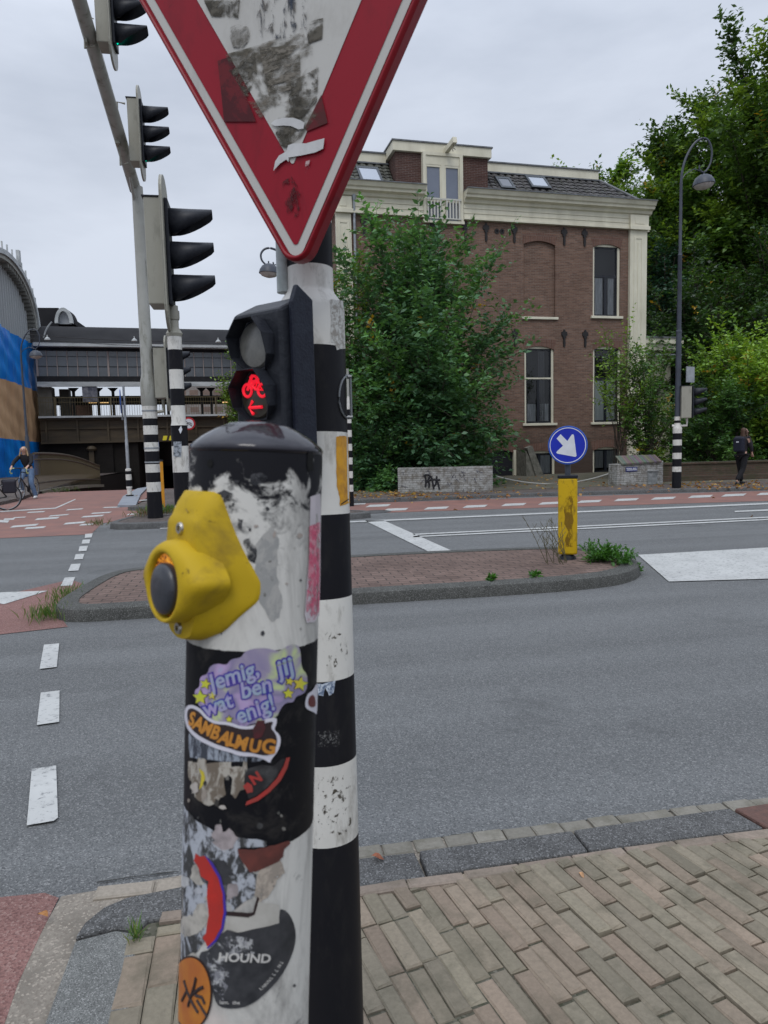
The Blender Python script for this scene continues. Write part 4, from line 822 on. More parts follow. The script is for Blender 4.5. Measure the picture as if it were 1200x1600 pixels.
b=MB(); b.prism([arc(k,.40) for k in ks]+[arc(k,.1) for k in ks[::-1]],SX+.55,SX+.67,'x'); b.build('arch_rim',VWH,ST)
b=MB()
for k in ks[2:20:1]: y,z=arc(k,-.15); b=MB(); b.box((SX+.02,y-.06,z-.28),(SX+.5,y+.06,z+.02)); b.build('canopy_rib',mat('rib_dark',(.20,.20,.18),.8),ST)
b=MB()
for k in ks[6:36:2]: y,z=arc(k,.4); b=MB(); b.box((SX+.56,y-.04,z-.05),(SX+.64,y+.04,z+.42)); b.build('finial',VWH,ST)
y,z=arc(pi*.38,.4); b=MB(); b.box((SX+.5,y-.15,z-.05),(SX+.7,y+.15,z+.9)); b.build('finial',VWH,ST)
b=MB(); b.box((SX-8,40,-1),(SX-.51,56,9)); b.build('block',VDK,ST)
# dark tower roof + small arch on the viaduct
b=MB(); a=AY(52,509,57); c=AY(91,481,57); b.box((a.x-3,57,a.z-2),(c.x,66,c.z)); tw=b.build('station_roof_block',MATS['station_roof'],ST)
b=MB(); a=AY(89,507,56.5); c=AY(117,507,56.5); cx=(a.x+c.x)/2; rw=(c.x-a.x)/2; h=AY(100,483,56.5).z-a.z
pk=[(cx+rw*cos(k),a.z+h*sin(k)) for k in ks]; pi_=[(cx+(rw-.22)*cos(k),a.z+(h-.25)*sin(k)) for k in ks]
b.prism(pk+pi_[::-1],55.9,56.2,'y'); b.build('small_arch',VWH,ST); b=MB(); b.prism(pi_,56.3,56.5,'y'); b.build('small_arch_glazing',mat('arch_glass',(.38,.40,.42),.4),ST)
b=MB(); b.prism(pk,56.5,57.6,'y'); b.build('small_arch_roof',MATS['station_roof'],ST)
b=MB(); q=[AY(x,y,50.2) for x,y in ((81,503),(75,510),(71,518),(68,528))]; b.tube([tuple(p) for p in q],.05,6); b.build('downpipe',VWH,ST)
# tarpaulin
TR=MB(); tw_=[AX(px,py,-14.3) for px,py in ((0,590),(62,612),(0,685),(62,692))]
ny,nz=90,60; rr=np.random.default_rng(2); ph=rr.uniform(0,6,12)
def tarp_pt(i,j):
    t=i/ny; Y=40.5+ (12.3)*t; u=(Y-44.)/8
    ztop=9.05-.6*max(0,u)+ .25*sin(t*9)*.3; zb1=5.82-.25*u; zb2=2.33-.2*u
    s=j/nz
    z=(s/.25*zb2 if s<.25 else zb2+(s-.25)/.37*(zb1-zb2) if s<.62 else zb1+(s-.62)/.38*(ztop-zb1))
    Yf=Y+(.9*t**6*(1-min(1,z/2.6))) - .35*t**8*(z/9)
    x=-14.3+.05*sin(Y*4+ph[0]+z*.3)+.035*sin(Y*9.3+z*1.3+ph[1])+.06*sin(z*1.1+Y*.7)+.03*sin(z*5+Y*2)
    return (x,Yf,z)
TR.add([tarp_pt(i,j) for i in range(ny+1) for j in range(nz+1)],[])
for i in range(ny):
    for j in range(nz):
        a=i*(nz+1)+j; TR.f.append([a,a+nz+1,a+nz+2,a+1]); TR.m.append(1 if 15<=j<37 else 0); TR.c.append(None)
o=TR.build('scaffold_tarpaulin',[mat('tarp_blue',(.004,.15,.56),.4,(.01,.24,.70),1.2,.4,5,stretch=(1,1,.35),spec=.35),mat('tarp_tan',(.56,.36,.20),.7,(.47,.29,.16),1.4,.4,5,stretch=(1,1,.5))],smooth='all'); tag(o,'blue and tan tarpaulin in three bands wrapping the scaffolded station wall','tarpaulin')
# overhead wires
b=MB()
for (x0,y0,x1,y1,sg) in ((40,528,375,543,.15),(40,522,375,531,.2)):
    a=AY(x0,y0,40); c=AY(x1,y1,40); b.tube([tuple(a.lerp(c,i/12)-Vector((0,0,sg*4*i/12*(1-i/12)))) for i in range(13)],.014,4)
tag(b.build('overhead_wire',IRON),'thin dark wires strung across in front of the viaduct roof','wire')
for px,py in ((210,532),(341,534),(74,530)):
    p=AY(px,py,40); b=MB(); b.lathe([(.02,.22),(.03,.12),(.13,.04),(.15,-.04),(.05,-.06)],10); o=b.build('hanging_lamp',VWH); o.location=p; tag(o,{210:'small white lamp on the wire left of the mast',341:'small white lamp on the wire right of the signal pole',74:'small white lamp on the wire beside the tarpaulin'}[px],'lamp',group='lamps on the overhead wire')
# ================================================================ street furniture, mid distance
def bands(z,sizes,r,first=0):
    out=[]; k=first
    for s_ in sizes: out.append((r,z,k)); z+=s_; out.append((r,z,k)); k=1-k
    return out
LENS=mat('dark_lens',(.02,.022,.025),.2,spec=.8); GLN=mat('green_lens',(.0,.35,.25),.3,emit=(.0,.85,.55),es=1.1)
def tlight(label,loc,yaw,p=.33,board=True,lit=False,group='traffic lights facing the cross street',arms=None,hd=.23):
    T=thing('traffic_light',label,'traffic light',Matrix.Translation(Vector(loc))@Matrix.Rotation(yaw,4,'Z'),group); Hh=3*p+.06; r=p*.41
    b=MB(); b.box((-hd,-.16,0),(0,.16,Hh)); h=b.build('housing',HG,T,bevel=.012)
    b=MB(); b.box((-hd-.015,-.17,Hh),(-.001,.17,Hh+.012)); b.build('lid',BLK,h)
    if board:
        b=MB(); w_=.27; P=[(w_*cos(k),Hh+.03+.22*sin(k)) for k in [pi*i/12 for i in range(13)]]+[(-w_*cos(k),-.02-.24*sin(k)) for k in [pi*i/12 for i in range(13)]]
        b.prism(P,.001,.022,'x'); b.prism([(y*1.03,z) for y,z in P],-.006,.0005,'x'); b.build('backboard',[HG],T)
    b=MB(); b.box((.023,-.15,.0),(.06,.15,Hh)); f=b.build('front_panel',BLK,T,bevel=.01)
    for i in range(3):
        zc=.03+p*(i+.5); b=MB(); n=24; vs=[]
        for k in range(n+1):
            a=-pi*.93+2*pi*.93*k/n; L=.05+p*1.15*max(0,min(1,((1+cos(a))/2)*1.35))**.8
            for q in (.055,.055+L*.5,.055+L): 
                rr_=r*(1.0 if q<.1 else .97); vs.append((q,rr_*sin(a),zc+rr_*cos(a)))
        b.add(vs,[(3*k+j,3*k+3+j,3*k+4+j,3*k+1+j) for k in range(n) for j in range(2)])
        v=b.build('visor',BLK,T,smooth='all'); md=v.modifiers.new('s','SOLIDIFY'); md.thickness=.006
        b=MB(); b.lathe([(r*.93,.0),(r*.7,.02),(0.001,.03)],20,M=Matrix.Translation((.061,0,zc))@Matrix.Rotation(pi/2,4,'Y')); b.build('lens',GLN if (lit and i==0) else LENS,T,smooth=True)
    return T
# --- signal post on the near island
pp=G(292,905,.12); pz=lambda y,x=273: AY(x,y,pp.y).z
T=thing('signal_post','black and white banded signal post on the near traffic island','signal post',(pp.x,pp.y,.11))
r1,r2=.085,.072; zz=pz(697)-.11; 
low=[(r1,0,1),(r1,pz(900,285)-.11+.02,1)]
ed=[pz(y)-.11 for y in (870,829,790,765,738,712,688,660)]  # hidden by the button box below 790
cur=[(.10,0,1),(.10,.03,1),(r1,.05,1)]
k=1
for y in (829,790,738,697,655+10): 
    z=pz(y)-.11; cur+= [(r1,z,k)]; k=1-k; cur+=[(r1,z,k)]
z=pz(659)-.11; cur[-1]=(r1,z-.05,0); cur+=[(r2,z,0)]
k=0
for y in (634,608,578,547): 
    z=pz(y,268)-.11; cur+=[(r2,z,k)]; k=1-k; cur+=[(r2,z,k)]
z=pz(526,266)-.11; cur+=[(r2,z,0)]
b=MB(); b.lathe(cur,24); b.build('shaft',[PW,PB],T,smooth=True)
b=MB(); b.lathe([(r2+.004,z),(r2+.012,z+.03),(.05,z+.09),(.05,pz(478,265)-.11)],20); b.lathe([(.058,pz(500,265)-.11),(.062,pz(497,265)-.11),(.062,pz(486,265)-.11)],20); b.build('top_collar',HG,T,smooth=True)
def stk(name,par,quad,Y,m): 
    P=[AY(x,y,Y)-Vector(par.location) for x,y in quad]; b=MB(); b.add([tuple(p) for p in P],[(0,1,2,3)]); return b.build(name,m,par)
stk('sticker',T,[(271,690),(284,690),(283,714),(271,713)],pp.y-.088,mat('sticker_photo',(.35,.38,.42),.5,(.06,.07,.08),30,lo=.4,hi=.6))
stk('sticker',T,[(279,671),(283,665),(285,671),(282,678)],pp.y-.088,WHT)
tb=AY(262,478,pp.y); tlight('large three-lamp traffic light with backboard on top of the banded island post',(pp.x-.045,pp.y,pz(480,262)),0,.325,hd=.17)
# --- mast with overhead arm
mp_=G(243,810,.1); mY=mp_.y; mz=lambda y,x=235: AY(x,y,mY).z
T=thing('signal_mast','tall grey mast with striped foot and arm reaching over the road','mast',(mp_.x,mp_.y,.1))
cur=[(.155,0,1)]; k=1
for y in (768,753,738,725,705,691,679,665,654,637): 
    z=mz(y,240)-.1; cur+=[(.142,z,k)]; k=1-k; cur+=[(.142,z,k)]
cur=cur[:-1]; zt_=mz(634,234)-.1; cur+=[(.145,zt_-.01,2),(.145,zt_,2),(.155,zt_+.02,2),(.155,zt_+.45,2),(.12,zt_+.62,2),(.118,2.9,2),(.105,mz(292,210)-.1,2),(.0,mz(291,210)-.08,2)]
b=MB(); b.lathe(cur,24); b.build('shaft',[PW,PB,PG],T,smooth=True)
A0=AY(209,288,mY)+Vector((0,0,.0)); A1=AY(122,-6,10.2); A2=A0+(A1-A0)*1.7
b=MB(); L_=T.location; b.tube([tuple(A0-L_+(A0-A1)*.04),tuple(A1-L_),tuple(A2-L_)],[.115,.095,.075],14); b.tube([tuple(A0-L_-Vector((0,0,.35))),tuple(A0-L_+(A1-A0)*.12-Vector((0,0,.05)))],.03,6); b.build('arm',PG,T,smooth=True)
b=MB(); 
for y in (642,700,722): b.lathe([(.15,mz(y,240)-.1-.015),(.152,mz(y,240)-.1+.015)],20)
b.build('clamp_bands',ZINC,T)
def armpt(px,py,dx=0):
    best=min([i/400*1.6 for i in range(400)],key=lambda t:(lambda p:(((RM.transposed()@(p-C0)).x/-(RM.transposed()@(p-C0)).z*FPX+600-px)**2)+(800-(RM.transposed()@(p-C0)).y/-(RM.transposed()@(p-C0)).z*FPX-py)**2)(A0.lerp(A1,t)))
    return A0.lerp(A1,best)
for (ax,ay_,bx0,by0,lab) in ((192,212,227,258,'smaller three-lamp traffic light with green lit hung halfway along the mast arm'),(140,54,176,76,'nearest three-lamp traffic light on the mast arm at the upper left, green lit')):
    p=armpt(ax,ay_); q=AY(bx0,by0,p.y); t=tlight(lab,(q.x-(.05 if ax>150 else 0),p.y,q.z),0,.325,lit=True,hd=.18)
    b=MB(); xo=p.x-q.x; b.tube([(-.23,0,.02),(-.36,0,-.02),(-.36,0,1.02),(-.23,0,1.0)],.018,6); b.box((xo-.02,-.08,p.z-q.z-.14),(-.34,.08,p.z-q.z+.2)); b.tube([(-.36,.05,.25),(-.42,.1,.38),(-.30,.1,.45),(-.24,.05,.4)],.008,5)
    b.build('bracket',HG,t)
q=AY(262,622,mY-.1); t=tlight('small three-lamp traffic light bolted low on the mast, half hidden behind the banded post',(q.x,mY,q.z),0,.31)
b=MB(); b.tube([(-.1,0,-.02),(-.1,0,-.25),(-.5,0,-.3)],.035,8); b.build('bracket',HG,t)
# edge-on blue cycle-path sign on orange bollard beside the mast
def symbolset(): pass
def bollard(label,loc,yaw,H1,W1,D1,rs,zc,m,sym,group=None,depth=.02,neck=True):
    T=thing('bollard_sign',label,'bollard',Matrix.Translation(Vector(loc))@Matrix.Rotation(yaw,4,'Z'),group)
    b=MB(); b.prism([(-D1,-W1),(D1,-W1),(D1,W1),(-D1,W1)],.06,H1,'z'); body=b.build('body',m,T,bevel=.02)
    b=MB(); b.box((-D1-.006,-W1-.006,H1),(D1+.006,W1+.006,H1+.035)); b.build('cap',BLK,body,bevel=.006)
    b=MB(); b.lathe([(.1,0),(.09,.03),(.05,.06)],14); b.build('foot',BLK,body)
    if neck: b=MB(); b.tube([(0,0,H1+.03),(0,0,zc)],.032,12); b.build('neck',DKB,T,smooth=True)
    RX=Matrix.Rotation(pi/2,4,'Y'); b=MB(); Ms=Matrix.Translation((.03,0,zc))@RX
    b.lathe([(rs*.97,-.0),(rs,.006),(rs,depth),(rs*.985,depth+.004),(.001,depth+.004)],40,M=Ms); s=b.build('sign_plate',BLUER,T,smooth=True)
    b=MB(); b.lathe([(rs*.95,depth+.0045),(rs*.95,depth+.006),(.001,depth+.006)],40,M=Ms); b.build('sign_face',BLUE,s)
    b=MB(); f=depth+.0075; n=48; v=[(rs*q*cos(2*pi*k/n),rs*q*sin(2*pi*k/n),f) for q in (.875,.915) for k in range(n)]; b.add(v,[(k,(k+1)%n,n+(k+1)%n,n+k) for k in range(n)],0,Ms)
    for poly in sym: b.add([(.03+f,x*rs,zc+y*rs) for x,y in poly],[tuple(range(len(poly)))])
    b.build('sign_symbol',WHT,s); return T
# arrow pointing down-right (image coordinates of the sign, x right, y up)
arr=[(-.56,.36),(-.36,.58),(-.02,.22),(.20,.54),(.27,.56),(.31,.50),(.44,-.55),(.40,-.60),(.34,-.60),(-.52,-.42),(-.58,-.37),(-.55,-.31),(-.24,-.02)]
bp=G(887,872,.12); back=Vector((bp.x,bp.y,0)).normalized()*-1; yb=atan2(back.y,back.x)
sc_=(bp-C0).dot(RM@Vector((0,0,-1)))/FPX
bollard('yellow bollard topped by a round blue sign with white down-right arrow on the near island','' or (bp.x,bp.y,.11),yb,.945,.108,.07,29.5*sc_,177*sc_,YEL,[arr],depth=.03)
BO=[o for o in bpy.data.objects if o.name.startswith('bollard_sign')][0]; b=MB(); rg=random.Random(8); P=[]
for z in [.86,.8,.74,.68,.6,.54,.46,.38,.3,.22,.15]: P.append((.0705,.055+rg.uniform(-.01,.012),z))
for z in [.15,.24,.33,.42,.5,.58,.66,.72,.80,.88]: P.append((.0705,-.01+rg.uniform(-.035,.03),z))
b.add(P,[tuple(range(len(P)))]); NBs=NB('bollard_stain',.8,.2); NBs.col(NBs.mix(NBs.noise(20,5,.7),(.30,.17,.015),(.13,.075,.015))); NBs.l(NBs.ramp(NBs.noise(9,6,.7,stretch=(1,1,.6)),(.42,0.),(.56,.85)),NBs.p.inputs['Alpha']); b.build('brown_stain',NBs.m,BO)
q=G(253,797,.0); perp=yb
bollard('orange bollard with an edge-on round blue cycle sign beside the mast foot',(q.x,q.y,.0),yb+R_(-62)+R_(14),1.20,.10,.07,.27,1.60,ORG,[[(-.1,-.5),(.1,-.5),(.12,.5),(-.12,.5)],[(-.4,-.25),(-.3,-.4),(.35,.3),(.25,.42)]],neck=False)
# thin post with blue sign, far
tp=G(203,778); T=thing('sign_post','thin grey post with edge-on blue sign and striped sleeve by the underpass ramp','sign post',(tp.x,tp.y,.05))
tz=lambda y,x=200: AY(x,y,tp.y).z-.05
b=MB(); b.lathe([(.12,0,1),(.12,.04,1),(.075,.05,0),(.075,tz(763),0),(.09,tz(763),0),(.09,tz(760),1),(.09,tz(750),1),(.09,tz(750),0),(.09,tz(741),0),(.09,tz(741),1),(.09,tz(736),1),(.09,tz(736),0),(.09,tz(733),0),(.052,tz(732),2),(.05,tz(688),2),(.04,tz(686),2),(.035,tz(603),2)],16); b.build('shaft',[PW,PB,ZINC],T,smooth=True)
b=MB(); z=tz(640); Ms=Matrix.Translation((-.06,-.1,z+.3))@Matrix.Rotation(R_(-90-16),4,'Z')@Matrix.Rotation(pi/2,4,'Y')
Ms=Matrix.Translation((-.09,-.05,z+.25))@Matrix.Rotation(R_(188),4,'Z')@Matrix.Rotation(pi/2,4,'Y'); b.lathe([(.36,0),(.37,.01),(.36,.02),(.001,.02)],28,M=Ms); b.build('round_sign',BLUER,T); b=MB(); b.add([(x,y,.023) for x,y in ((-.2,-.04),(.2,-.04),(.2,.04),(-.2,.04))],[(0,1,2,3)],0,Ms); b.build('sign_symbol',WHT,T)
b=MB(); b.box((-.1,-.02,tz(656)),(-.085,.18,tz(642)+.3)); b.build('lower_plate',ZINC,T)
# round red ringed no-cycling sign hung on the girder
c=AY(295,662,50.1); T=thing('round_sign','round white sign with red ring and crossed bicycle hung on the viaduct girder','sign',Matrix.Translation(c)@Matrix.Rotation(-pi/2+VT,4,'Z')@Matrix.Rotation(pi/2,4,'Y'))
b=MB(); b.lathe([(.42,0),(.43,.02),(.42,.04),(.001,.04)],32); b.build('ring',mat('ring_red',(.45,.02,.03),.4),T); b=MB(); b.lathe([(.32,.041),(.32,.045),(.001,.045)],32); f=b.build('face',WHT,T)
b=MB(); 
for cx in (-.13,.13): b.tube([(.05+.08*cos(k),cx+.08*sin(k),.05) for k in [2*pi*i/14 for i in range(15)]],.013,4)
b.tube([(.05,-.13,.05),(-.08,-.04,.05),(-.08,.1,.05),(.05,.13,.05)],.013,4); b.tube([(-.2,-.2,.05),(.2,.2,.05)],.014,4); b.build('symbol',mat('sym_black',(.02,.02,.02),.5),f)
# slim banded post partly hidden behind the near signal pole
q=G(549,791,.0); T=thing('slim_post','slim black and white banded post just right of the near pole, before the elm bush','post',(q.x,q.y,0)); qz=lambda y:AY(547,y,q.y).z
cur=[(.07,0,1)]; k=1; z=qz(768)
for i in range(13): cur+=[(.062,z,k)]; k=1-k; cur+=[(.062,z,k)]; z+=.165
b=MB(); b.lathe(cur+[(.03,z+.15,2),(.03,z+.8,2)],14); b.build('shaft',[PW,PB,PG],T,smooth=True)
# ---- lamp posts
def lamp(label,loc,ht,side,arm_yaw,striped=True,small=1.,zs=None,group='curl-armed street lamps'):
    T=thing('street_lamp',label,'street lamp',Matrix.Translation(Vector(loc))@Matrix.Rotation(arm_yaw,4,'Z'),group)
    b=MB(); 
    if striped:
        cur=[(.125,0,1),(.125,.12,1),(.122,.14,1)]; lz=lambda y:AY(1057,y,loc[1]).z-loc[2]; k=1
        for y in (737,729,717,707.5,696,687,677,671): cur+=[(.12,lz(y),k)]; k=1-k; cur+=[(.12,lz(y),k)]
        cur=cur[:-1]+[(.12,lz(671),0),(.12,lz(668.5),0),(.085,lz(665),0),(.082,lz(661),0),(.082,lz(661),1),(.082,lz(657),1),(.082,lz(657),0),(.082,lz(651),0),(.075,lz(651),2),(.07,lz(520),2),(.078,lz(520),2),(.078,lz(517),2),(.06,lz(516),2),(.052,lz(400),2),(.06,lz(399),2),(.04,lz(395),2),(.038,ht,2)]
        b.lathe(cur,20); b.build('shaft',[PW,PB,DKB],T,smooth=True)
    else: b.lathe([(.1,0),(.09,2.2),(.06,2.3),(.04,ht)],16); b.build('shaft',DKB,T,smooth=True)
    s=small
    C=[(0,0,ht-.1),(.02,0,ht+.25),(.12,0,ht+.62),(.32,0,ht+.96),(.55,0,ht+1.12),(.72,0,ht+1.06),(.82,0,ht+.82),(.80,0,ht+.52),(.68,0,ht+.30),(.56,0,ht+.27),(.49,0,ht+.36),(.50,0,ht+.44)]
    P=[Vector(c) for c in C]; sm=[]
    for i in range(len(P)-1):
        p0,p1,p2,p3=P[max(i-1,0)],P[i],P[i+1],P[min(i+2,len(P)-1)]
        for t in (0,.25,.5,.75): sm.append(.5*((2*p1)+(p2-p0)*t+(2*p0-5*p1+4*p2-p3)*t*t+(3*p1-p0-3*p2+p3)*t**3))
    sm.append(P[-1]); zs=zs or s; b=MB(); b.tube([(p.x*s,0,ht+(p.z-ht)*zs) for p in sm],[.034-.016*i/len(sm) for i in range(len(sm))],8); b.tube([(0,0,ht+.05*zs),(.12*s,0,ht+.22*zs),(.35*s,0,ht+.34*zs),(.6*s,0,ht+.27*zs)],.014,6); b.tube([(.62*s,0,ht+.27*s),(.62*s,0,ht+.18*s)],.02,6); b.build('curl_arm',DKB,T,smooth=True)
    M=Matrix.Translation((.62*s,0,ht-.06*s))@Matrix.Rotation(R_(-4),4,'Y'); b=MB(); b.lathe([(.001,.26*s),(.1*s,.25*s),(.2*s,.19*s),(.26*s,.09*s),(.28*s,0),(.275*s,-.01*s)],24,M=M); hh=b.build('lamp_shade',DKB,T,smooth=True)
    b=MB(); b.lathe([(.255*s,-.01*s),(.20*s,-.07*s),(.08*s,-.11*s),(.001,-.12*s)],24,M=M); b.build('diffuser',mat('diffuser',(.55,.53,.50),.3,(.4,.38,.35),9),hh,smooth=True); return T
lp=G(1057,762,.1); lamp('tall dark street lamp with curled arm standing right of the annex',(lp.x,lp.y,.1),AY(1062,285,lp.y).z-.1,1,R_(-6))
q=AY(455,420,18.5); lamp('dark street lamp whose curled arm shows left of the give-way sign',(q.x,q.y,0),AY(440,424,18.5).z,1,R_(180),striped=False,small=.9,zs=.5)
q=AY(40,560,36); q2=AY(37,540,36); lamp('small street lamp with curled arm in front of the blue tarpaulin',(AY(33,560,36).x,36,0),AY(40,546,36).z-.25,1,0,striped=False,small=1.05)
# traffic light seen from the side on the lamp post
q=AY(1081,650,lp.y-.2); t=tlight('grey-backed traffic light with three visors on the right-hand lamp post',(q.x+.0,lp.y-.12,q.z-.05),R_(-20),.265,board=False,hd=.26)
b=MB(); b.tube([(-.08,0,0),(-.08,0,-.2),(-.45,.05,-.2)],.035,8); b.build('bracket',PW,t)
b=MB(); b.box((-.01,-.17,.0),(.01,.17,.42)); o=b.build('back_of_sign',ZINC); q=AY(1075,598,lp.y); o.matrix_world=Matrix.Translation((q.x,lp.y-.1,q.z))@Matrix.Rotation(R_(-68),4,'Z'); tag(o,'small grey metal sign seen from behind, above the right traffic light','sign')
stq=AY(1054,679,lp.y-.13)
#@@SECTION4
# ================================================================ PEOPLE
def skin(name,J,E,m,parent,sub=2,root=None):
    names=list(J); me=bpy.data.meshes.new(name); me.from_pydata([J[n][0] for n in names],[(names.index(a),names.index(b_)) for a,b_ in E],[]); me.materials.append(m)
    o=bpy.data.objects.new(name,me); COL.objects.link(o); o.parent=parent; md=o.modifiers.new('skin','SKIN'); md.use_smooth_shade=True
    if not me.skin_vertices: bpy.context.view_layer.objects.active=o; bpy.ops.mesh.customdata_skin_add()
    for i,n in enumerate(names):
        r=J[n][1]; sv=me.skin_vertices[0].data[i]; sv.radius=(r,r) if not isinstance(r,tuple) else r; sv.use_root=(n==(root or names[0]))
    s=o.modifiers.new('sub','SUBSURF'); s.levels=s.render_levels=sub; return o
SKIN=mat('skin',(.50,.30,.23),.55,(.56,.35,.27),30)
def person(T,j,cloth,trous,shoe,hair,longhair=True,jr=1.0):
    """j: joint positions. body is one skinned mesh; clothes, shoes and hair are children"""
    v={k:Vector(p) for k,p in j.items()}
    mid=lambda a,b_,t=.5: tuple(v[a].lerp(v[b_],t)); J={}; E=[]
    J['pel']=(tuple(v['pel']),(.105,.09)); J['wst']=(mid('pel','che',.5),(.09,.08)); J['che']=(tuple(v['che']),(.105,.09)); J['nec']=(tuple(v['nec']),.048); J['jaw']=(mid('nec','hed',.55),(.062,.07)); J['hed']=(tuple(v['hed']),(.082,.092)); J['top']=(tuple(v['hed']+(v['hed']-v['nec']).normalized()*.085),(.05,.055))
    E+=[('pel','wst'),('wst','che'),('che','nec'),('nec','jaw'),('jaw','hed'),('hed','top')]
    for s in 'LR':
        for k,r in (('sho',.055),('elb',.04),('wri',.027),('hip',.075),('kne',.05),('ank',.03)): J[k+s]=(tuple(v[k+s]),r)
        pd=(v['wri'+s]-v['elb'+s]).normalized(); palm=v['wri'+s]+pd*.06; J['pal'+s]=(tuple(palm),(.036,.02)); E+=[('che','sho'+s),('sho'+s,'elb'+s),('elb'+s,'wri'+s),('wri'+s,'pal'+s),('pel','hip'+s),('hip'+s,'kne'+s),('kne'+s,'ank'+s)]
        sd=pd.cross(Vector((0,0,1))).normalized() if abs(pd.z)<.95 else Vector((1,0,0)).cross(pd).normalized(); dn=Vector((0,0,-1)) if abs(pd.z)<.8 else Vector((1,0,0))
        for f in range(4):
            L=(.062,.072,.067,.052)[f]; b0=palm+pd*.022+sd*(f-1.5)*.017; J['f%d%s'%(f,s)]=(tuple(b0+pd*L*.5),.0085); J['g%d%s'%(f,s)]=(tuple(b0+pd*L*.75+dn*L*.45),.0075); E+=[('pal'+s,'f%d%s'%(f,s)),('f%d%s'%(f,s),'g%d%s'%(f,s))]
        J['t1'+s]=(tuple(palm+sd*.035*(1 if s=='L' else -1)+pd*.012),.0095); J['t2'+s]=(tuple(palm+sd*.046*(1 if s=='L' else -1)+pd*.04),.008); E+=[('pal'+s,'t1'+s),('t1'+s,'t2'+s)]
        fd=v['toe'+s]-v['ank'+s]; J['toe'+s]=(tuple(v['toe'+s]),.02); E+=[('ank'+s,'toe'+s)]
    body=skin('body',J,E,SKIN,T)
    # face: nose, mouth, eyes
    F=v['face'].normalized(); S=Vector((-F.y,F.x,0)); h=v['hed']; b=MB(); b.tube([tuple(h+F*.088+Vector((0,0,.012))),tuple(h+F*.108-Vector((0,0,.018))),tuple(h+F*.09-Vector((0,0,.028)))],[.008,.013,.006],6); 
    for s in (-1,1): b.tube([tuple(h+S*s*.088+Vector((0,0,.015))),tuple(h+S*s*.094-Vector((0,0,.025)))],.012,6)
    b.build('nose_and_ears',SKIN,T,smooth=True)
    b=MB(); 
    for s in (-1,1): b.lathe([(.001,-.012),(.012,0),(.001,.012)],8,M=Matrix.Translation(h+F*.083+S*s*.032+Vector((0,0,.012))))
    b.build('eyes',mat('eye_dark',(.03,.02,.02),.3),T); b=MB(); b.tube([tuple(h+F*.083+S*-.022-Vector((0,0,.05))),tuple(h+F*.092-Vector((0,0,.052))),tuple(h+F*.083+S*.022-Vector((0,0,.05)))],.006,5); b.build('mouth',mat('lips',(.35,.12,.11),.5),T)
    # jacket
    K={'hem':(tuple(v['pel']+Vector((0,0,-.09))),(.155,.14)),'pel':(tuple(v['pel']+Vector((0,0,.03))),(.15,.135)),'wst':(mid('pel','che',.5),(.135,.125)),'che':(tuple(v['che']),(.165,.145)),'col':(mid('che','nec',.66),(.078,.075))}; EE=[('hem','pel'),('pel','wst'),('wst','che'),('che','col')]
    for s in 'LR':
        K['sho'+s]=(tuple(v['sho'+s]),.078); K['elb'+s]=(tuple(v['elb'+s]),.058); K['wri'+s]=(mid('elb'+s,'wri'+s,.92),.043); EE+=[('che','sho'+s),('sho'+s,'elb'+s),('elb'+s,'wri'+s)]
    skin('jacket',K,EE,cloth,T)
    K={'pel':(tuple(v['pel']+Vector((0,0,.03))),(.145,.128))}; EE=[]
    for s in 'LR':
        K['hip'+s]=(tuple(v['hip'+s]),.105); K['kne'+s]=(tuple(v['kne'+s]),.075); K['ank'+s]=(mid('kne'+s,'ank'+s,1.02),.066); EE+=[('pel','hip'+s),('hip'+s,'kne'+s),('kne'+s,'ank'+s)]
    skin('trousers',K,EE,trous,T)
    for s in 'LR':
        a=v['ank'+s]; t=v['toe'+s]; hl=a-(t-a).normalized()*.05; hl.z=min(a.z,t.z+.02); skin('shoe',{'a':(tuple(hl+Vector((0,0,.0))),(.055,.06)),'b':(tuple(hl.lerp(t,.55)),(.052,.05)),'c':(tuple(t+(t-hl).normalized()*.04),(.045,.035))},[('a','b'),('b','c')],shoe,T)
    HJ={'a':(tuple(h+Vector((0,0,.085))-F*.005),(.07,.075)),'b':(tuple(h-F*.045+Vector((0,0,.035))),(.088,.088)),'c':(tuple(h-F*.055-Vector((0,0,.08))),(.085,.06))}; HE=[('a','b'),('b','c')]
    if longhair: HJ['d']=(tuple(h-F*.08-Vector((0,0,.24))),(.10,.045)); HJ['e']=(tuple(h-F*.09-Vector((0,0,.36))),(.07,.025)); HE+=[('c','d'),('d','e')]
    ho=skin('hair',HJ,HE,hair,T)
    if longhair:
        for s in (-1,1): skin('hair_lock',{'a':(tuple(h+S*s*.08-F*.02+Vector((0,0,.05))),.022),'b':(tuple(h+S*s*.102-F*.02-Vector((0,0,.07))),.026),'c':(tuple(h+S*s*.13+F*.0-Vector((0,0,.22))),.026)},[('a','b'),('b','c')],hair,T,1)
    return body
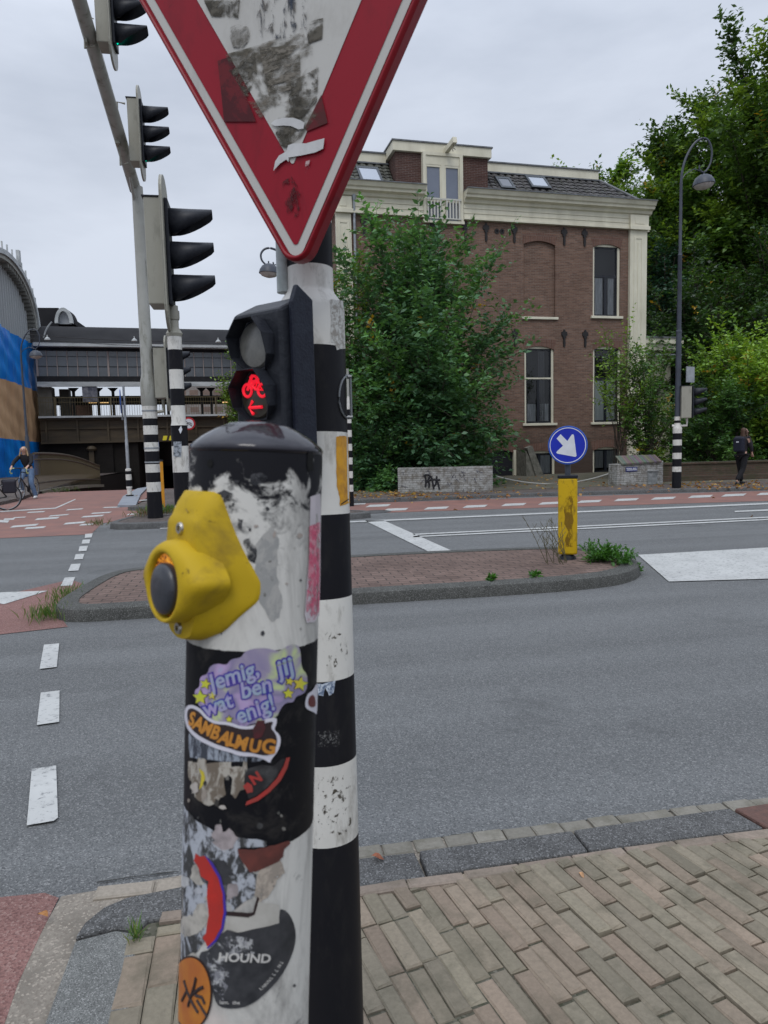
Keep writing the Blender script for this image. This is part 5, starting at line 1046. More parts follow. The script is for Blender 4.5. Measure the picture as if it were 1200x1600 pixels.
def bicycle(label,M,grip=(.65,.75,.25)):
    T=thing('bicycle',label,'bicycle',M); bk=mat('bike_black',(.012,.012,.014),.4)
    def wheel(x,nm='wheel'):
        b=MB(); n=36; b.tube([(x+.34*cos(2*pi*k/n),0,.35+.34*sin(2*pi*k/n)) for k in range(n+1)],.016,8,cap=False); w_=b.build(nm,bk,T,smooth=True)
        b=MB(); b.tube([(x+.315*cos(2*pi*k/n),0,.35+.315*sin(2*pi*k/n)) for k in range(n+1)],.009,6,cap=False); b.tube([(x,-.05,.35),(x,.05,.35)],.018,8)
        for k in range(20): b.tube([(x,.02*(-1)**k,.35),(x+.31*cos(2*pi*k/20),0,.35+.31*sin(2*pi*k/20))],.0016,3)
        b.build('rim',ZINC,w_)
    wheel(.52); wheel(-.5)
    b=MB(); bb=(-.08,0,.30); hd0=(.36,0,.88); hd1=(.40,0,.70); st=(-.2,0,.82)
    for a,c in ((bb,hd1),(bb,st),(st,hd0),(bb,(-.5,.04,.35)),(bb,(-.5,-.04,.35)),((-.19,0,.78),(-.5,.04,.35)),((-.19,0,.78),(-.5,-.04,.35)),(hd0,hd1),(hd1,(.52,.05,.35)),(hd1,(.52,-.05,.35)),(st,(-.22,0,.95))): b.tube([a,c],.016,8)
    b.tube([(-.08,.0,.30),(.06,.09,.20)],.012,6); b.tube([(-.08,0,.30),(-.22,-.09,.40)],.012,6); b.box((.0,.08,.18),(.1,.17,.2)); b.box((-.28,-.17,.39),(-.18,-.08,.41)); b.lathe([(.095,-.008),(.095,.008)],24,M=Matrix.Translation((-.08,0,.30))@Matrix.Rotation(pi/2,4,'X'))
    b.build('frame',bk,T,smooth=True)
    b=MB(); b.prism([(-.36,-.075),(-.33,.075),(-.1,.02),(-.08,0),(-.1,-.02)],.94,.985,'z'); b.build('saddle',bk,T,bevel=.015)
    b=MB(); b.tube([(hd0[0],0,.88),(.40,0,.98),(.43,-.18,1.0),(.43,.18,1.0)],.013,8); hb=b.build('handlebar',bk,T)
    for s in (-1,1):
        b=MB(); b.tube([(.43,s*.17,1.0),(.46,s*.235,1.0),(.52,s*.25,.97),(.55,s*.25,.90),(.50,s*.25,.84),(.42,s*.25,.84)],.017,8); b.build('grip',mat('grip_tape',grip,.6),hb,smooth=True)
    return T
cy=G(44,780); hdg=atan2(-cy.y,-cy.x)-R_(24); Mc=Matrix.Translation((cy.x,cy.y,.01))@Matrix.Rotation(hdg,4,'Z')
bicycle('black racing bicycle with yellow handlebar tape ridden by the blonde woman',Mc,(.6,.72,.3))
P=thing('person','blonde long-haired woman in black top and blue jeans straddling a racing bicycle','person',Mc)
person(P,{'pel':(-.16,.02,.97),'che':(.0,0,1.27),'nec':(.05,0,1.45),'hed':(.09,.0,1.58),'shoL':(.0,.17,1.38),'shoR':(.0,-.17,1.38),'elbL':(.18,.27,1.18),'elbR':(.18,-.29,1.18),'wriL':(.40,.25,1.06),'wriR':(.40,-.26,1.05),'hipL':(-.13,.11,.9),'hipR':(-.13,-.09,.9),'kneL':(.08,.17,.50),'kneR':(.16,-.13,.6),'ankL':(-.02,.24,.09),'ankR':(-.0,-.15,.27),'toeL':(.13,.26,.045),'toeR':(.14,-.16,.24),'face':(1,0.1,0)},
 mat('black_top',(.012,.012,.015),.85),mat('blue_jeans',(.09,.15,.26),.85,(.14,.21,.33),20),mat('white_shoe',(.62,.62,.62),.6),mat('blonde_hair',(.42,.30,.17),.6,(.25,.16,.09),40,stretch=(1,1,.1)))
# second cyclist cut by the left edge
c2=G(-22,800); M2=Matrix.Translation((c2.x,c2.y,.01))@Matrix.Rotation(R_(200),4,'Z')
bicycle('bicycle with dark pannier, only its rear showing at the left edge',M2)
P=thing('person','rider in dark jacket at the extreme left edge, only arm and bag showing','person',M2)
person(P,{'pel':(-.2,.0,1.02),'che':(-.12,0,1.32),'nec':(-.06,0,1.5),'hed':(-.03,.0,1.63),'shoL':(-.1,.18,1.43),'shoR':(-.1,-.18,1.43),'elbL':(-.02,.25,1.18),'elbR':(-.02,-.25,1.18),'wriL':(.2,.24,1.06),'wriR':(.2,-.24,1.06),'hipL':(-.15,.1,.95),'hipR':(-.15,-.1,.95),'kneL':(.2,.12,.75),'kneR':(.14,-.12,.58),'ankL':(.08,.13,.38),'ankR':(-.05,-.13,.22),'toeL':(.2,.13,.34),'toeR':(.08,-.13,.18),'face':(1,0,0)},
 mat('dark_jacket',(.03,.03,.035),.85,(.05,.05,.05),20),mat('dark_trousers',(.02,.02,.03),.9),mat('black_shoe',(.012,.012,.012),.5),mat('brown_hair',(.10,.05,.03),.6,(.05,.03,.02),40),False)
b=MB(); b.box((-.75,-.22,.45),(-.4,-.06,.80)); b.box((-.72,.06,.45),(-.42,.22,.78)); o=b.build('pannier_bag',mat('bag_dark',(.015,.015,.025),.7),bevel=.04); o.matrix_world=M2; tag(o,'dark pannier bag on the bicycle at the left edge','bag')
# pedestrian on the right
pq=G(1158,757,.1); hd_=R_(22); Mp=Matrix.Translation((pq.x,pq.y,.1))@Matrix.Rotation(hd_,4,'Z')
P=thing('person','pedestrian in dark clothes with long brown hair walking right on the far pavement','person',Mp)
person(P,{'pel':(0,0,.86),'che':(.03,0,1.2),'nec':(.07,0,1.38),'hed':(.11,-.01,1.50),'shoL':(.02,.17,1.31),'shoR':(.02,-.17,1.31),'elbL':(.0,.22,1.08),'elbR':(.08,-.22,1.08),'wriL':(.18,.18,.95),'wriR':(.16,-.20,.9),'hipL':(0,.09,.80),'hipR':(0,-.09,.80),'kneL':(.08,.09,.44),'kneR':(-.08,-.09,.43),'ankL':(.14,.09,.08),'ankR':(-.36,-.09,.13),'toeL':(.28,.09,.04),'toeR':(-.28,-.09,.03),'face':(1,-.35,-.05)},
 mat('dark_coat',(.022,.02,.024),.85),mat('black_trousers',(.007,.007,.009),.9),mat('black_shoe',(.012,.012,.012),.5),MATS['brown_hair'])
b=MB(); b.box((-.24,-.16,.92),(-.08,.14,1.34)); o=b.build('backpack',mat('navy_bag',(.01,.012,.025),.8),bevel=.05); o.matrix_world=Mp; tag(o,'navy backpack worn by the pedestrian on the far pavement','backpack')
b=MB(); b.box((-.243,-.05,1.19),(-.241,.03,1.22)); q=b.build('logo_patch',WHT,o)
# ================================================================ NEAR SIGNAL POLE
VD=Vector((sin(R_(10)),cos(R_(10)),0)); RT_=Vector((cos(R_(10)),-sin(R_(10)),0)); BK=-VD
def axis_frame(pt,pb):
    z=(pt-pb).normalized(); base=pb-z*(pb.z/z.z); x=RT_-z*RT_.dot(z); x.normalize(); y=z.cross(x)
    return Matrix(((x.x,y.x,z.x,base.x),(x.y,y.y,z.y,base.y),(x.z,y.z,z.z,base.z),(0,0,0,1)))
def cyl_hit(M,R,px,py):
    Mi=M.inverted(); d=Mi.to_3x3()@ray(px,py); o=Mi@C0; a=d.x**2+d.y**2; b_=o.x*d.x+o.y*d.y; c=o.x**2+o.y**2-R*R; disc=b_*b_-a*c
    t=(-b_-sqrt(max(disc,0)))/a; return o+d*t
PM=axis_frame(DP(486,500,1.45),DP(518,1600,1.515)); RP=.0685
NP=thing('signal_pole','close black and white banded signal pole carrying the give-way sign','signal pole',PM)
pzz=lambda y,x=None: cyl_hit(PM,RP,(x if x else 486+(y-500)*.029),y).z
cur=[(RP,0.0,1)]; k=1
for y in (1326,1199,1066,938,805,674,537): 
    z=pzz(y); cur+=[(RP,z,k)]; k=1-k; cur+=[(RP,z,k)]
cur=cur[:-1]; z=pzz(537); cur+=[(RP,z,0),(RP,pzz(473),0),(RP*.97,pzz(464),0),(.050,pzz(446),0),(.0475,pzz(440),0),(.0475,pzz(405),0),(.0475,pzz(405),1),(.0475,pzz(330),1),(.0475,pzz(330),0),(.0475,pzz(230),0),(.0475,pzz(150),0),(.001,pzz(146),0)]
b=MB(); b.lathe(cur,48); b.build('shaft',[PW,PB],NP,smooth=True)
zc=pzz(420); b=MB(); b.tube([(-.052,-.012,zc-.03),(-.052,-.012,zc+.11)],.014,12); b.build('sign_clamp',mat('clamp_pale',(.42,.46,.46),.5,(.30,.34,.33),40),NP,smooth=True)
# polygon/texture pieces glued onto cylinders: pixel outline -> cylinder surface
def wrap_mesh(verts,faces,fn,step,axis_cuts):
    bm=bmesh.new(); vs=[bm.verts.new((x,y,0)) for x,y in verts]
    for f in faces:
        try: bm.faces.new([vs[i] for i in f])
        except ValueError: pass
    xs=[v.co.x for v in bm.verts]; 
    if not xs: return None
    x=math.floor(min(xs)/step)*step
    while x<max(xs):
        bmesh.ops.bisect_plane(bm,geom=bm.verts[:]+bm.edges[:]+bm.faces[:],plane_co=(x,0,0),plane_no=(1,0,0)); x+=step
    for v in bm.verts: v.co=fn(v.co.x,v.co.y)
    return bm
def sticker(par,M,R,poly,m,h=.0006,name='sticker',step=6,faces=None,parent_obj=None):
    fn=lambda x,y: (lambda p: Vector((p.x,p.y,0)).normalized()*(R+h)+Vector((0,0,p.z)))(cyl_hit(M,R,x,y))
    bm=wrap_mesh(poly,faces or [tuple(range(len(poly)))],fn,step,None); me=bpy.data.meshes.new(name); bm.to_mesh(me); bm.free(); me.materials.append(m); o=bpy.data.objects.new(name,me); COL.objects.link(o); o.parent=par; return o
def text_poly(body,size,off=0.,shear=0.,sx=1.):
    cu=bpy.data.curves.new('t','FONT'); cu.body=body; cu.size=size; cu.offset=off; cu.shear=shear; cu.resolution_u=3; cu.fill_mode='FRONT'
    o=bpy.data.objects.new('t',cu); COL.objects.link(o); bpy.context.view_layer.update(); dg=bpy.context.evaluated_depsgraph_get(); me=bpy.data.meshes.new_from_object(o.evaluated_get(dg)); 
    V_=[(v.co.x*sx,v.co.y) for v in me.vertices]; F_=[tuple(p.vertices) for p in me.polygons]; bpy.data.objects.remove(o); bpy.data.curves.remove(cu); bpy.data.meshes.remove(me); return V_,F_
def place_text(body,size,ox,oy,rot,off=0.,shear=0.,sx=1.):
    V_,F_=text_poly(body,size,off,shear,sx); c,s=cos(R_(rot)),sin(R_(rot)); return [(ox+x*c-y*s,oy-(x*s+y*c)) for x,y in V_],F_
def ragged(poly,amp,seed,n=4):
    r=random.Random(seed); out=[]; 
    for i,p in enumerate(poly):
        q=poly[(i+1)%len(poly)]
        for k in range(n): t=k/n; out.append((p[0]+(q[0]-p[0])*t+r.uniform(-amp,amp)*(k>0),p[1]+(q[1]-p[1])*t+r.uniform(-amp,amp)*(k>0)))
    return out
def residue(name,c,c2,scale,lo,hi,rough=.8,stretch=None):
    b=NB(name,rough,.3); n=b.noise(scale,7,.72,stretch=stretch,dist=.4); c_=b.mix(b.ramp(b.noise(scale*1.7,7,.75,stretch=stretch,dist=.5),(.47,0.),(.54,1.)),c,c2); b.col(c_); b.l(b.ramp(n,(lo,0.),(hi,1.)),b.p.inputs['Alpha']); return b.m
sticker(NP,PM,RP,ragged([(525,683),(530,681),(544,682),(546,745),(547,786),(531,791),(530,775),(526,760),(525,715)],.7,1),mat('yellow_sticker',(.62,.30,.01),.5,(.34,.15,.02),45,lo=.42,hi=.75),name='yellow_sticker')
sticker(NP,PM,RP,[(532,787),(544,779),(544.5,780.5),(532.5,789)],mat('dark_slit',(.03,.015,.01),.7),.0012,name='sticker_tear')
sticker(NP,PM,RP,ragged([(516,468),(536,470),(538,545),(526,547),(523,536),(517,534)],.8,2),residue('torn_white',(.55,.55,.52),(.3,.28,.25),60,.30,.34),name='torn_sticker')
sticker(NP,PM,RP,ragged([(496,1068),(503,1069),(524,1063),(521,1083),(514,1087),(508,1074),(505,1088),(497,1086)],.8,3,3),residue('torn_blue',(.50,.55,.62),(.12,.16,.24),80,.3,.34),name='torn_sticker')
sticker(NP,PM,RP,[(497,1143),(530,1141),(530,1166),(497,1167)],residue('faded_label',(.12,.12,.12),(.03,.03,.03),160,.48,.56),name='faded_sticker')
sticker(NP,PM,RP,[(497,1215),(548,1210),(549,1300),(497,1312)],residue('dirt_flecks',(.10,.09,.07),(.05,.04,.03),60,.56,.62),.0004,name='dirt_patch')
sticker(NP,PM,RP,[(500,985),(540,982),(545,1050),(500,1055)],residue('dirt_flecks2',(.12,.11,.08),(.05,.04,.03),50,.58,.63),.0004,name='dirt_patch')
b=MB(); z0,z1=cyl_hit(PM,RP,520,585),cyl_hit(PM,RP,520,650); c0=cyl_hit(PM,RP,541,618); c0.x+=.004
pts=[(RP*.80+.012*0+ .0,0,0)]
aL=[]; 
for i in range(13):
    k=-pi/2+pi*i/12; px=545-15*cos(k); py=620+34*sin(k); p=cyl_hit(PM,RP+.002,px,py); aL.append(tuple(p))
b.tube(aL,.0022,6); p0=cyl_hit(PM,RP+.004,543.5,589); p1=cyl_hit(PM,RP+.004,545,652); b.tube([tuple(p0+Vector((-.002,0,0))),tuple(p0+Vector((.008,0,0)))],.004,8); b.tube([tuple(p1+Vector((-.002,0,0))),tuple(p1+Vector((.008,0,0)))],.004,8); b.tube([tuple(p0+Vector((.005,0,0))),tuple(p1+Vector((.005,0,0)))],.003,6)
b.build('cover_rim',mat('zinc_dark',(.16,.17,.18),.4,metal=.4),NP,smooth=True)
# ---- give way sign
al=R_(22); ns=BK*cos(al)-RT_*sin(al); ts=RT_*cos(al)+BK*sin(al)
V0=DP(465,438,1.30); SM=Matrix(((ts.x,-ns.x,0,V0.x),(ts.y,-ns.y,0,V0.y),(ts.z,-ns.z,1,V0.z),(0,0,0,1)))   # local x right, y away from viewer, z up
GW=thing('give_way_sign','large inverted red and white triangular sign with sticker residue on the near pole','sign',SM)
SD=.92; HH=SD*.866
def tri(ins,rad):
    v=[(0,2*ins),(SD/2-ins*1.732,HH-ins),(-(SD/2-ins*1.732),HH-ins)]; out=[]
    for i in range(3):
        p=Vector(v[i]); a=(Vector(v[i-1])-p).normalized(); c=(Vector(v[(i+1)%3])-p).normalized(); bis=(a+c).normalized(); cen=p+bis*(rad/sin(R_(30))); 
        t0=p+a*(rad*1.732); t1=p+c*(rad*1.732); a0=atan2(t0.y-cen.y,t0.x-cen.x); a1=atan2(t1.y-cen.y,t1.x-cen.x); dlt=(a1-a0+pi)%(2*pi)-pi
        out+=[(cen.x+rad*cos(a0+dlt*k/8),cen.y+rad*sin(a0+dlt*k/8)) for k in range(9)]
    return out
RED=pole_paint('sign_red',(.27,.004,.016),(.09,.004,.008),.5,14,rough=.45,spec=.25); REDR=pole_paint('sign_red_rim',(.24,.004,.012),(.05,.004,.006),.6,20,(1,1,1),.4,.3)
b=MB(); b.prism(tri(0,.034),.0,.026,'y'); b.build('back_plate',REDR,GW,bevel=.002)
b=MB(); o_=tri(0,.034); i_=tri(.009,.026); n=len(o_); v=[(x,.0,z) for x,z in o_]+[(x,-.007,z) for x,z in tri(.003,.031)]+[(x,-.007,z) for x,z in tri(.007,.028)]+[(x,-.0005,z) for x,z in i_]
b.add(v,[(j*n+k,j*n+(k+1)%n,(j+1)*n+(k+1)%n,(j+1)*n+k) for j in range(3) for k in range(n)]); b.build('rim',REDR,GW,smooth='all')
def layer(name,ins,rad,y,m): b=MB(); b.prism(tri(ins,rad),y,y+.0008,'y'); return b.build(name,m,GW)
WS=pole_paint('sign_white_film',(.50,.49,.46),(.20,.18,.15),.4,9,rough=.45)
layer('white_border',.0130,.018,-.0012,WS); layer('red_border',.0285,.006,-.0024,RED); inner=layer('white_field',.100,.004,-.0036,WS)
def SP(px,py,h=-.0045):
    Mi=SM.inverted(); d=Mi.to_3x3()@ray(px,py); o=Mi@C0; t=(h-o.y)/d.y; return (o.x+d.x*t,h,o.z+d.z*t)
def patch(name,poly,m,h=-.0048): b=MB(); b.add([SP(x,y,h) for x,y in poly],[tuple(range(len(poly)))]); return b.build(name,m,GW,fix=False)
grime=residue('grime',(.09,.08,.06),(.16,.14,.11),9,.47,.60,stretch=(1,1,1.6)); grimed=residue('grime_dark',(.05,.045,.035),(.11,.10,.08),22,.45,.56,stretch=(1,1,1.4)); 
patch('sticker_residue',[(352,85),(405,70),(480,40),(500,120),(495,180),(470,215),(450,230),(410,190),(375,140)],grime,-.0050)
patch('sticker_residue',[(358,110),(398,80),(402,120),(385,150)],grimed,-.0053)
patch('sticker_residue',[(405,75),(468,70),(470,135),(420,150)],residue('grime_block',(.10,.09,.07),(.2,.18,.15),30,.42,.55,stretch=(1,1,3)),-.0055)
patch('sticker_residue',[(318,0),(375,0),(372,28),(330,25)],grimed,-.0053); patch('sticker_residue',[(395,-20),(480,-20),(480,60),(400,60)],residue('grime_scratch',(.04,.05,.07),(.12,.11,.10),26,.53,.60,stretch=(2,1,.7)),-.0056)
patch('sticker_residue',[(475,35),(505,28),(503,60),(482,68)],grimed,-.0053); patch('sticker_residue',[(450,130),(498,105),(495,160),(470,185),(452,180)],grimed,-.0057)
patch('heart_smudge',[(360,42),(372,38),(388,42),(390,60),(378,75),(364,73),(359,58)],residue('grime_faint',(.16,.15,.13),(.25,.24,.22),40,.42,.58),-.0058)
patch('sticker_residue',[(340,95),(360,88),(400,190),(350,190),(346,150)],residue('grime_red',(.07,.012,.016),(.13,.015,.02),11,.36,.46),-.0047)
patch('sticker_residue',[(502,148),(512,192),(480,205),(476,200)],residue('grime_red2',(.12,.015,.02),(.08,.02,.02),12,.2,.25),-.0047)
patch('sticker_residue',[(428,200),(465,198),(470,215),(462,235),(438,228)],grimed,-.0060)
PAP=mat('torn_paper',(.58,.58,.58),.8,(.48,.48,.48),30)
patch('torn_paper',[(423,193),(430,187),(443,184),(458,184),(470,188),(476,192),(474,201),(466,202),(455,197),(442,196),(430,197)],PAP,-.0066)
patch('torn_paper',[(427,267),(430,252),(436,243),(448,236),(450,227),(458,224),(478,224),(495,219),(507,216),(505,232),(493,238),(470,243),(451,246),(451,253),(447,249),(437,256)],PAP,-.0068)
patch('scratch',[(478,252),(484,250),(483,262),(478,272),(476,262)],residue('scr',(.45,.3,.3),(.5,.4,.4),50,.45,.55),-.006); patch('smudge',[(440,285),(455,275),(470,300),(466,345),(448,335)],residue('grime_red3',(.05,.01,.012),(.1,.012,.015),26,.5,.58),-.0047)
# ---- bicycle signal
be=R_(38); nb=BK*cos(be)-RT_*sin(be); tb_=RT_*cos(be)+BK*sin(be)
c=DP(403,590,1.309); BMx=Matrix(((nb.x,tb_.x,0,c.x),(nb.y,tb_.y,0,c.y),(0,0,1,c.z),(0,0,0,1)))   # x forward, y to viewer's right, z up
pitch=.094
BSg=thing('bicycle_signal','small black two-lamp bicycle signal showing a red bicycle and left arrow','bicycle signal',BMx)
b=MB(); w_=.064; dp=.062; zt_=.118; zb_=-.135
v=[(0,-w_,zb_),(0,w_,zb_),(0,w_,zt_),(0,-w_,zt_),(-dp,-w_,zb_),(-dp,w_,zb_),(-dp,w_,zt_+.03),(-dp,-w_,zt_+.03)]
b.add(v,[(0,1,2,3),(4,7,6,5),(0,4,5,1),(3,2,6,7),(0,3,7,4),(1,5,6,2)])
b.build('housing',BLK,BSg,bevel=.006)
b=MB(); b.prism([(-dp-.012,zb_-.004),(-.02,zb_-.004),(-.02,zt_+.012),(-dp*.55,zt_+.045),(-dp-.012,zt_+.022)],w_+.0005,w_+.012,'y'); b.build('side_plate',mat('signal_side',(.012,.014,.024),.5,(.018,.022,.034),60,.15,200,spec=.2),BSg,bevel=.003)
for i,zc in enumerate((.0587,-.0327)):
    b=MB(); R8=.057; vs=[]; n=8
    A=[(-.45,1),(.45,1),(.95,.35),(.95,-.45),(.5,-.98),(-.5,-.98),(-.95,-.45),(-.95,.35)]
    for y,z in A:
        L=.032 if z>0 else .022 if z>-.6 else .006
        vs+=[(.001,y*.050,zc+z*.0455),(L,y*.051,zc+z*.0465-(0 if z>.9 else .0))]
    b.add(vs,[(2*k,2*k+2 if k<7 else 0,2*k+3 if k<7 else 1,2*k+1) for k in range(8)]); o=b.build('visor',BLK,BSg); md=o.modifiers.new('s','SOLIDIFY'); md.thickness=.002
    b=MB(); b.lathe([(.043,.0),(.040,.004),(.025,.007),(.001,.008)],32,M=Matrix.Translation((.001,0,zc))@Matrix.Rotation(pi/2,4,'Y')); b.build('lens',mat('grey_lens',(.16,.155,.14),.3,(.10,.10,.09),60,spec=.8) if i==0 else mat('red_lens_dark',(.035,.028,.02),.3,(.05,.045,.035),90),BSg,smooth=True)
LIT=mat('lit_red',(.6,.01,.02),.5,emit=(1,.015,.04),es=.62)
b=MB(); zc=-.0327; fx=.0095; s=.9
def ring(cy,cz,r,w=.0028): b.tube([(fx,cy+r*cos(2*pi*k/18),cz+r*sin(2*pi*k/18)) for k in range(19)],w,6,cap=False)
ring(-.019,zc+.010,.0115); ring(.021,zc+.008,.0115)
for L in ([(-.019,.010),(-.012,.026),(-.004,.036),(.004,.034)],[(-.012,.026),(.010,.026),(.002,.011),(-.012,.026)],[(.010,.026),(.021,.008),(.002,.011)],[(-.004,.036),(-.010,.032)],[(.012,.032),(.006,.030)],[(-.016,.014),(.0,.022),(.016,.034)]): b.tube([(fx,y,zc+z) for y,z in L],.0028,6)
for L in ([(-.016,-.022),(.018,-.022)],[(-.006,-.010),(-.018,-.022),(-.006,-.034)]): b.tube([(fx,y,zc+z) for y,z in L],.0032,6)
b.build('bicycle_symbol',LIT,BSg)
b=MB(); b.tube([(-dp,0,zb_+.04),(-dp-.06,0,zb_+.04)],.012,8); b.tube([(-dp,0,zt_-.02),(-dp-.06,0,zt_-.02)],.012,8); b.build('mounting',BLK,BSg)
# ================================================================ PUSH BUTTON POST
QM=axis_frame(DP(402,690,.70),DP(383,1590,.728)); RQ=.0645
qz=lambda x,y: cyl_hit(QM,RQ,x,y).z
zr=qz(402,698); zt1=qz(400,735); zb1=qz(395,1018); zb2=qz(392,1330)
b_=NB('worn_post_paint',.5,.12); X=b_.xyz(); z=X[2]
n1=b_.noise(26,7,.72,dist=.6); n2=b_.noise(60,6,.75); n3=b_.noise(11,6,.7,stretch=(1,1,.55),dist=.8); n4=b_.noise(5,4,.6)
WHc=b_.mix(b_.ramp(n3,(.42,0.),(.62,1.)),(.60,.585,.545),(.33,.32,.30)); WHc=b_.mix(b_.ramp(n4,(.55,0.),(.62,.8)),WHc,(.64,.56,.51)); 
up=b_.math('MULTIPLY',b_.math('SUBTRACT',z,zb1+.03),7.,clamp=True)   # scuffs of black rubber-like wear grow towards the worn cap
sc1=b_.math('ADD',n1,b_.math('MULTIPLY',up,.13)); WHc=b_.mix(b_.ramp(sc1,(.60,0.),(.71,.8)),WHc,(.05,.052,.055))
WHc=b_.mix(b_.ramp(n2,(.66,0.),(.72,.6)),WHc,(.10,.10,.09))
BLc=b_.mix(b_.ramp(n1,(.50,0.),(.64,1.)),(.009,.009,.011),(.028,.026,.025)); BLc=b_.mix(b_.ramp(n2,(.68,0.),(.73,.5)),BLc,(.25,.24,.22))
ze=b_.math('ADD',z,b_.math('MULTIPLY',b_.math('SUBTRACT',n1,.5),.16)); top=b_.ramp(b_.math('MULTIPLY',b_.math('SUBTRACT',ze,zt1-.036),22.,clamp=True),(.30,0.),(.62,1.))
zl=b_.math('ADD',z,b_.math('MULTIPLY',b_.math('SUBTRACT',n2,.5),.004))
m1=b_.math('GREATER_THAN',zl,zb1); m2=b_.math('GREATER_THAN',zl,zb2)
low=b_.mix(m2,WHc,BLc); allc=b_.mix(m1,low,WHc); allc=b_.mix(top,allc,(.012,.012,.015)); b_.col(allc); b_.bump(n2,.15,.002)
PBP=thing('push_button_post','worn black and white post with yellow push button and many stickers in the foreground','push-button post',QM)
b=MB(); b.lathe([(RQ,0),(RQ,zr-.4),(RQ,zr-.2),(RQ,zr-.01),(RQ-.0005,zr)],72); b.build('shaft',b_.m,PBP,smooth=True)
b=MB(); b.lathe([(RQ+.0002,zr-.004),(RQ+.0003,zr),(RQ-.0015,zr+.003),(.054,zr+.0105),(.040,zr+.019),(.027,zr+.0245),(.012,zr+.027),(.00002,zr+.0275)],72); b.build('cap',mat('cap_black',(.010,.009,.013),.10,(.022,.02,.028),14,.2,22,spec=.45),PBP,smooth='all')
def qhole(px,py,s,nm='rivet_hole'):
    sticker(PBP,QM,RQ,[(px+s*cos(k)*.8,py+s*1.15*sin(k)) for k in [2*pi*i/16 for i in range(16)]],mat('hole_black',(.003,.003,.003),.9),.0008,nm)
qhole(329,724,5.5); qhole(484,726,6); sticker(PBP,QM,RQ,ragged([(480,706),(488,706),(489,735),(482,737),(479,730)],.6,5),mat('hole_black',(.003,.003,.003),.9),.0007,'worn_patch')
for k,pl_ in enumerate(([(380,845),(392,838),(398,850),(401,865),(398,880),(388,874),(384,858)],[(340,770),(350,765),(365,772),(352,779)],[(392,742),(405,738),(420,745),(412,752),(400,760),(390,755)],[(372,810),(380,812),(378,830),(371,824)])): sticker(PBP,QM,RQ,ragged(pl_,1.4,40+k,3),residue('scuff_black',(.025,.026,.03),(.06,.06,.065),70,.36,.52),.0004,'paint_scuff')
sticker(PBP,QM,RQ,ragged([(400,850),(425,820),(436,850),(432,900),(440,930),(436,965),(425,972),(405,940),(398,890)],2.5,51,4),residue('bare_grey',(.30,.30,.29),(.38,.37,.35),22,.35,.42),.0003,'paint_scuff')
sticker(PBP,QM,RQ,[(484,776),(499,771),(500,800),(500,900),(499,960),(490,972),(478,973),(475,960),(482,860)],mat('pale_strip',(.60,.54,.57),.5,(.5,.46,.48),12),.0008,'pink_strip')
sticker(PBP,QM,RQ,[(482,822),(498,815),(498,900),(497,955),(489,968),(479,970),(477,950),(481,880)],residue('pink_ink',(.55,.10,.17),(.58,.25,.30),60,.40,.52),.0012,'pink_ink')
# --- stickers
hol=NB('holographic',.22,.6); nh=hol.noise(16,3,.5,dist=1.2); hol.col(hol.ramp(nh,(.28,(.22,.50,.60)),(.38,(.45,.33,.55)),(.46,(.24,.21,.34)),(.54,(.32,.28,.38)),(.61,(.50,.58,.28)),(.70,(.55,.32,.42)))); hol.p.inputs['Coat Weight'].default_value=.25
W2=mat('sticker_white',(.62,.60,.66),.4); DBL=mat('ink_blue',(.035,.035,.33),.4,(.07,.03,.28),60); LAV=mat('ink_lavender',(.36,.30,.52),.35,(.30,.38,.48),50,lo=.42,hi=.58); YST=mat('ink_yellow',(.62,.50,.06),.4,(.5,.6,.05),40); DRK=mat('ink_dark',(.03,.018,.018),.5)
blob=lambda z_: [(280+x/5.4545,1000+y/5.4545) for x,y in z_]
hp=blob([(130,430),(185,400),(180,310),(250,290),(262,225),(330,195),(410,215),(440,160),(530,150),(560,95),(640,70),(740,65),(820,90),(860,90),(930,40),(1005,35),(1030,100),(1035,240),(1085,290),(1085,400),(1060,455),(985,480),(970,530),(900,530),(850,600),(835,650),(720,690),(600,715),(550,745),(440,700),(330,700),(250,680),(215,600),(160,540)])
def smooth2(P,it=2): return [tuple(v) for v in smoothline([(x,y) for x,y in P],it)]
sticker(PBP,QM,RQ,smooth2(hp),hol.m,.0010,'slogan_sticker',5)
def lettering(body,size,x,y,rot,sx=1.,shear=.15,o=.9,i=-.0):
    P_,F_=place_text(body,size,x,y,rot,o+2.3,shear,sx); sticker(PBP,QM,RQ,P_,DBL,.0014,'lettering',4,F_)
    P_,F_=place_text(body,size,x,y,rot,o,shear,sx); sticker(PBP,QM,RQ,P_,LAV,.0018,'lettering_fill',4,F_)
lettering('Jemig,',36,332,1079,19,.92); lettering('jij',37,435,1058,20,1.05); lettering('wat',34,323,1120,22,.92); lettering('ben',35,378,1091,15,.95); lettering('enig!',36,373,1131,23,.92)
def star(cx,cy,r,rot,m): return [(cx+(r if k%2==0 else r*.48)*sin(rot+pi*k/5),cy-(r if k%2==0 else r*.48)*cos(rot+pi*k/5)) for k in range(10)]
for cx,cy,r,rot in ((323,1068,9,.2),(315,1089,12,0),(333,1086,7,.1),(451,1064,7,.2),(449,1083,9,0),(467,1068,12,.2),(359,1123,6,0)):
    sticker(PBP,QM,RQ,star(cx,cy,r+1.3,rot,0),DRK,.0014,'star_outline',4); sticker(PBP,QM,RQ,star(cx,cy,r-.3,rot,0),YST,.0018,'star',4)
sb=blob([(62,620),(75,560),(125,545),(200,580),(250,650),(330,690),(430,690),(540,735),(640,720),(700,680),(760,660),(830,655),(820,720),(800,760),(850,800),(860,870),(830,950),(780,1010),(770,1045),(720,1010),(640,985),(520,985),(440,950),(350,930),(260,890),(180,850),(110,790),(70,720)])
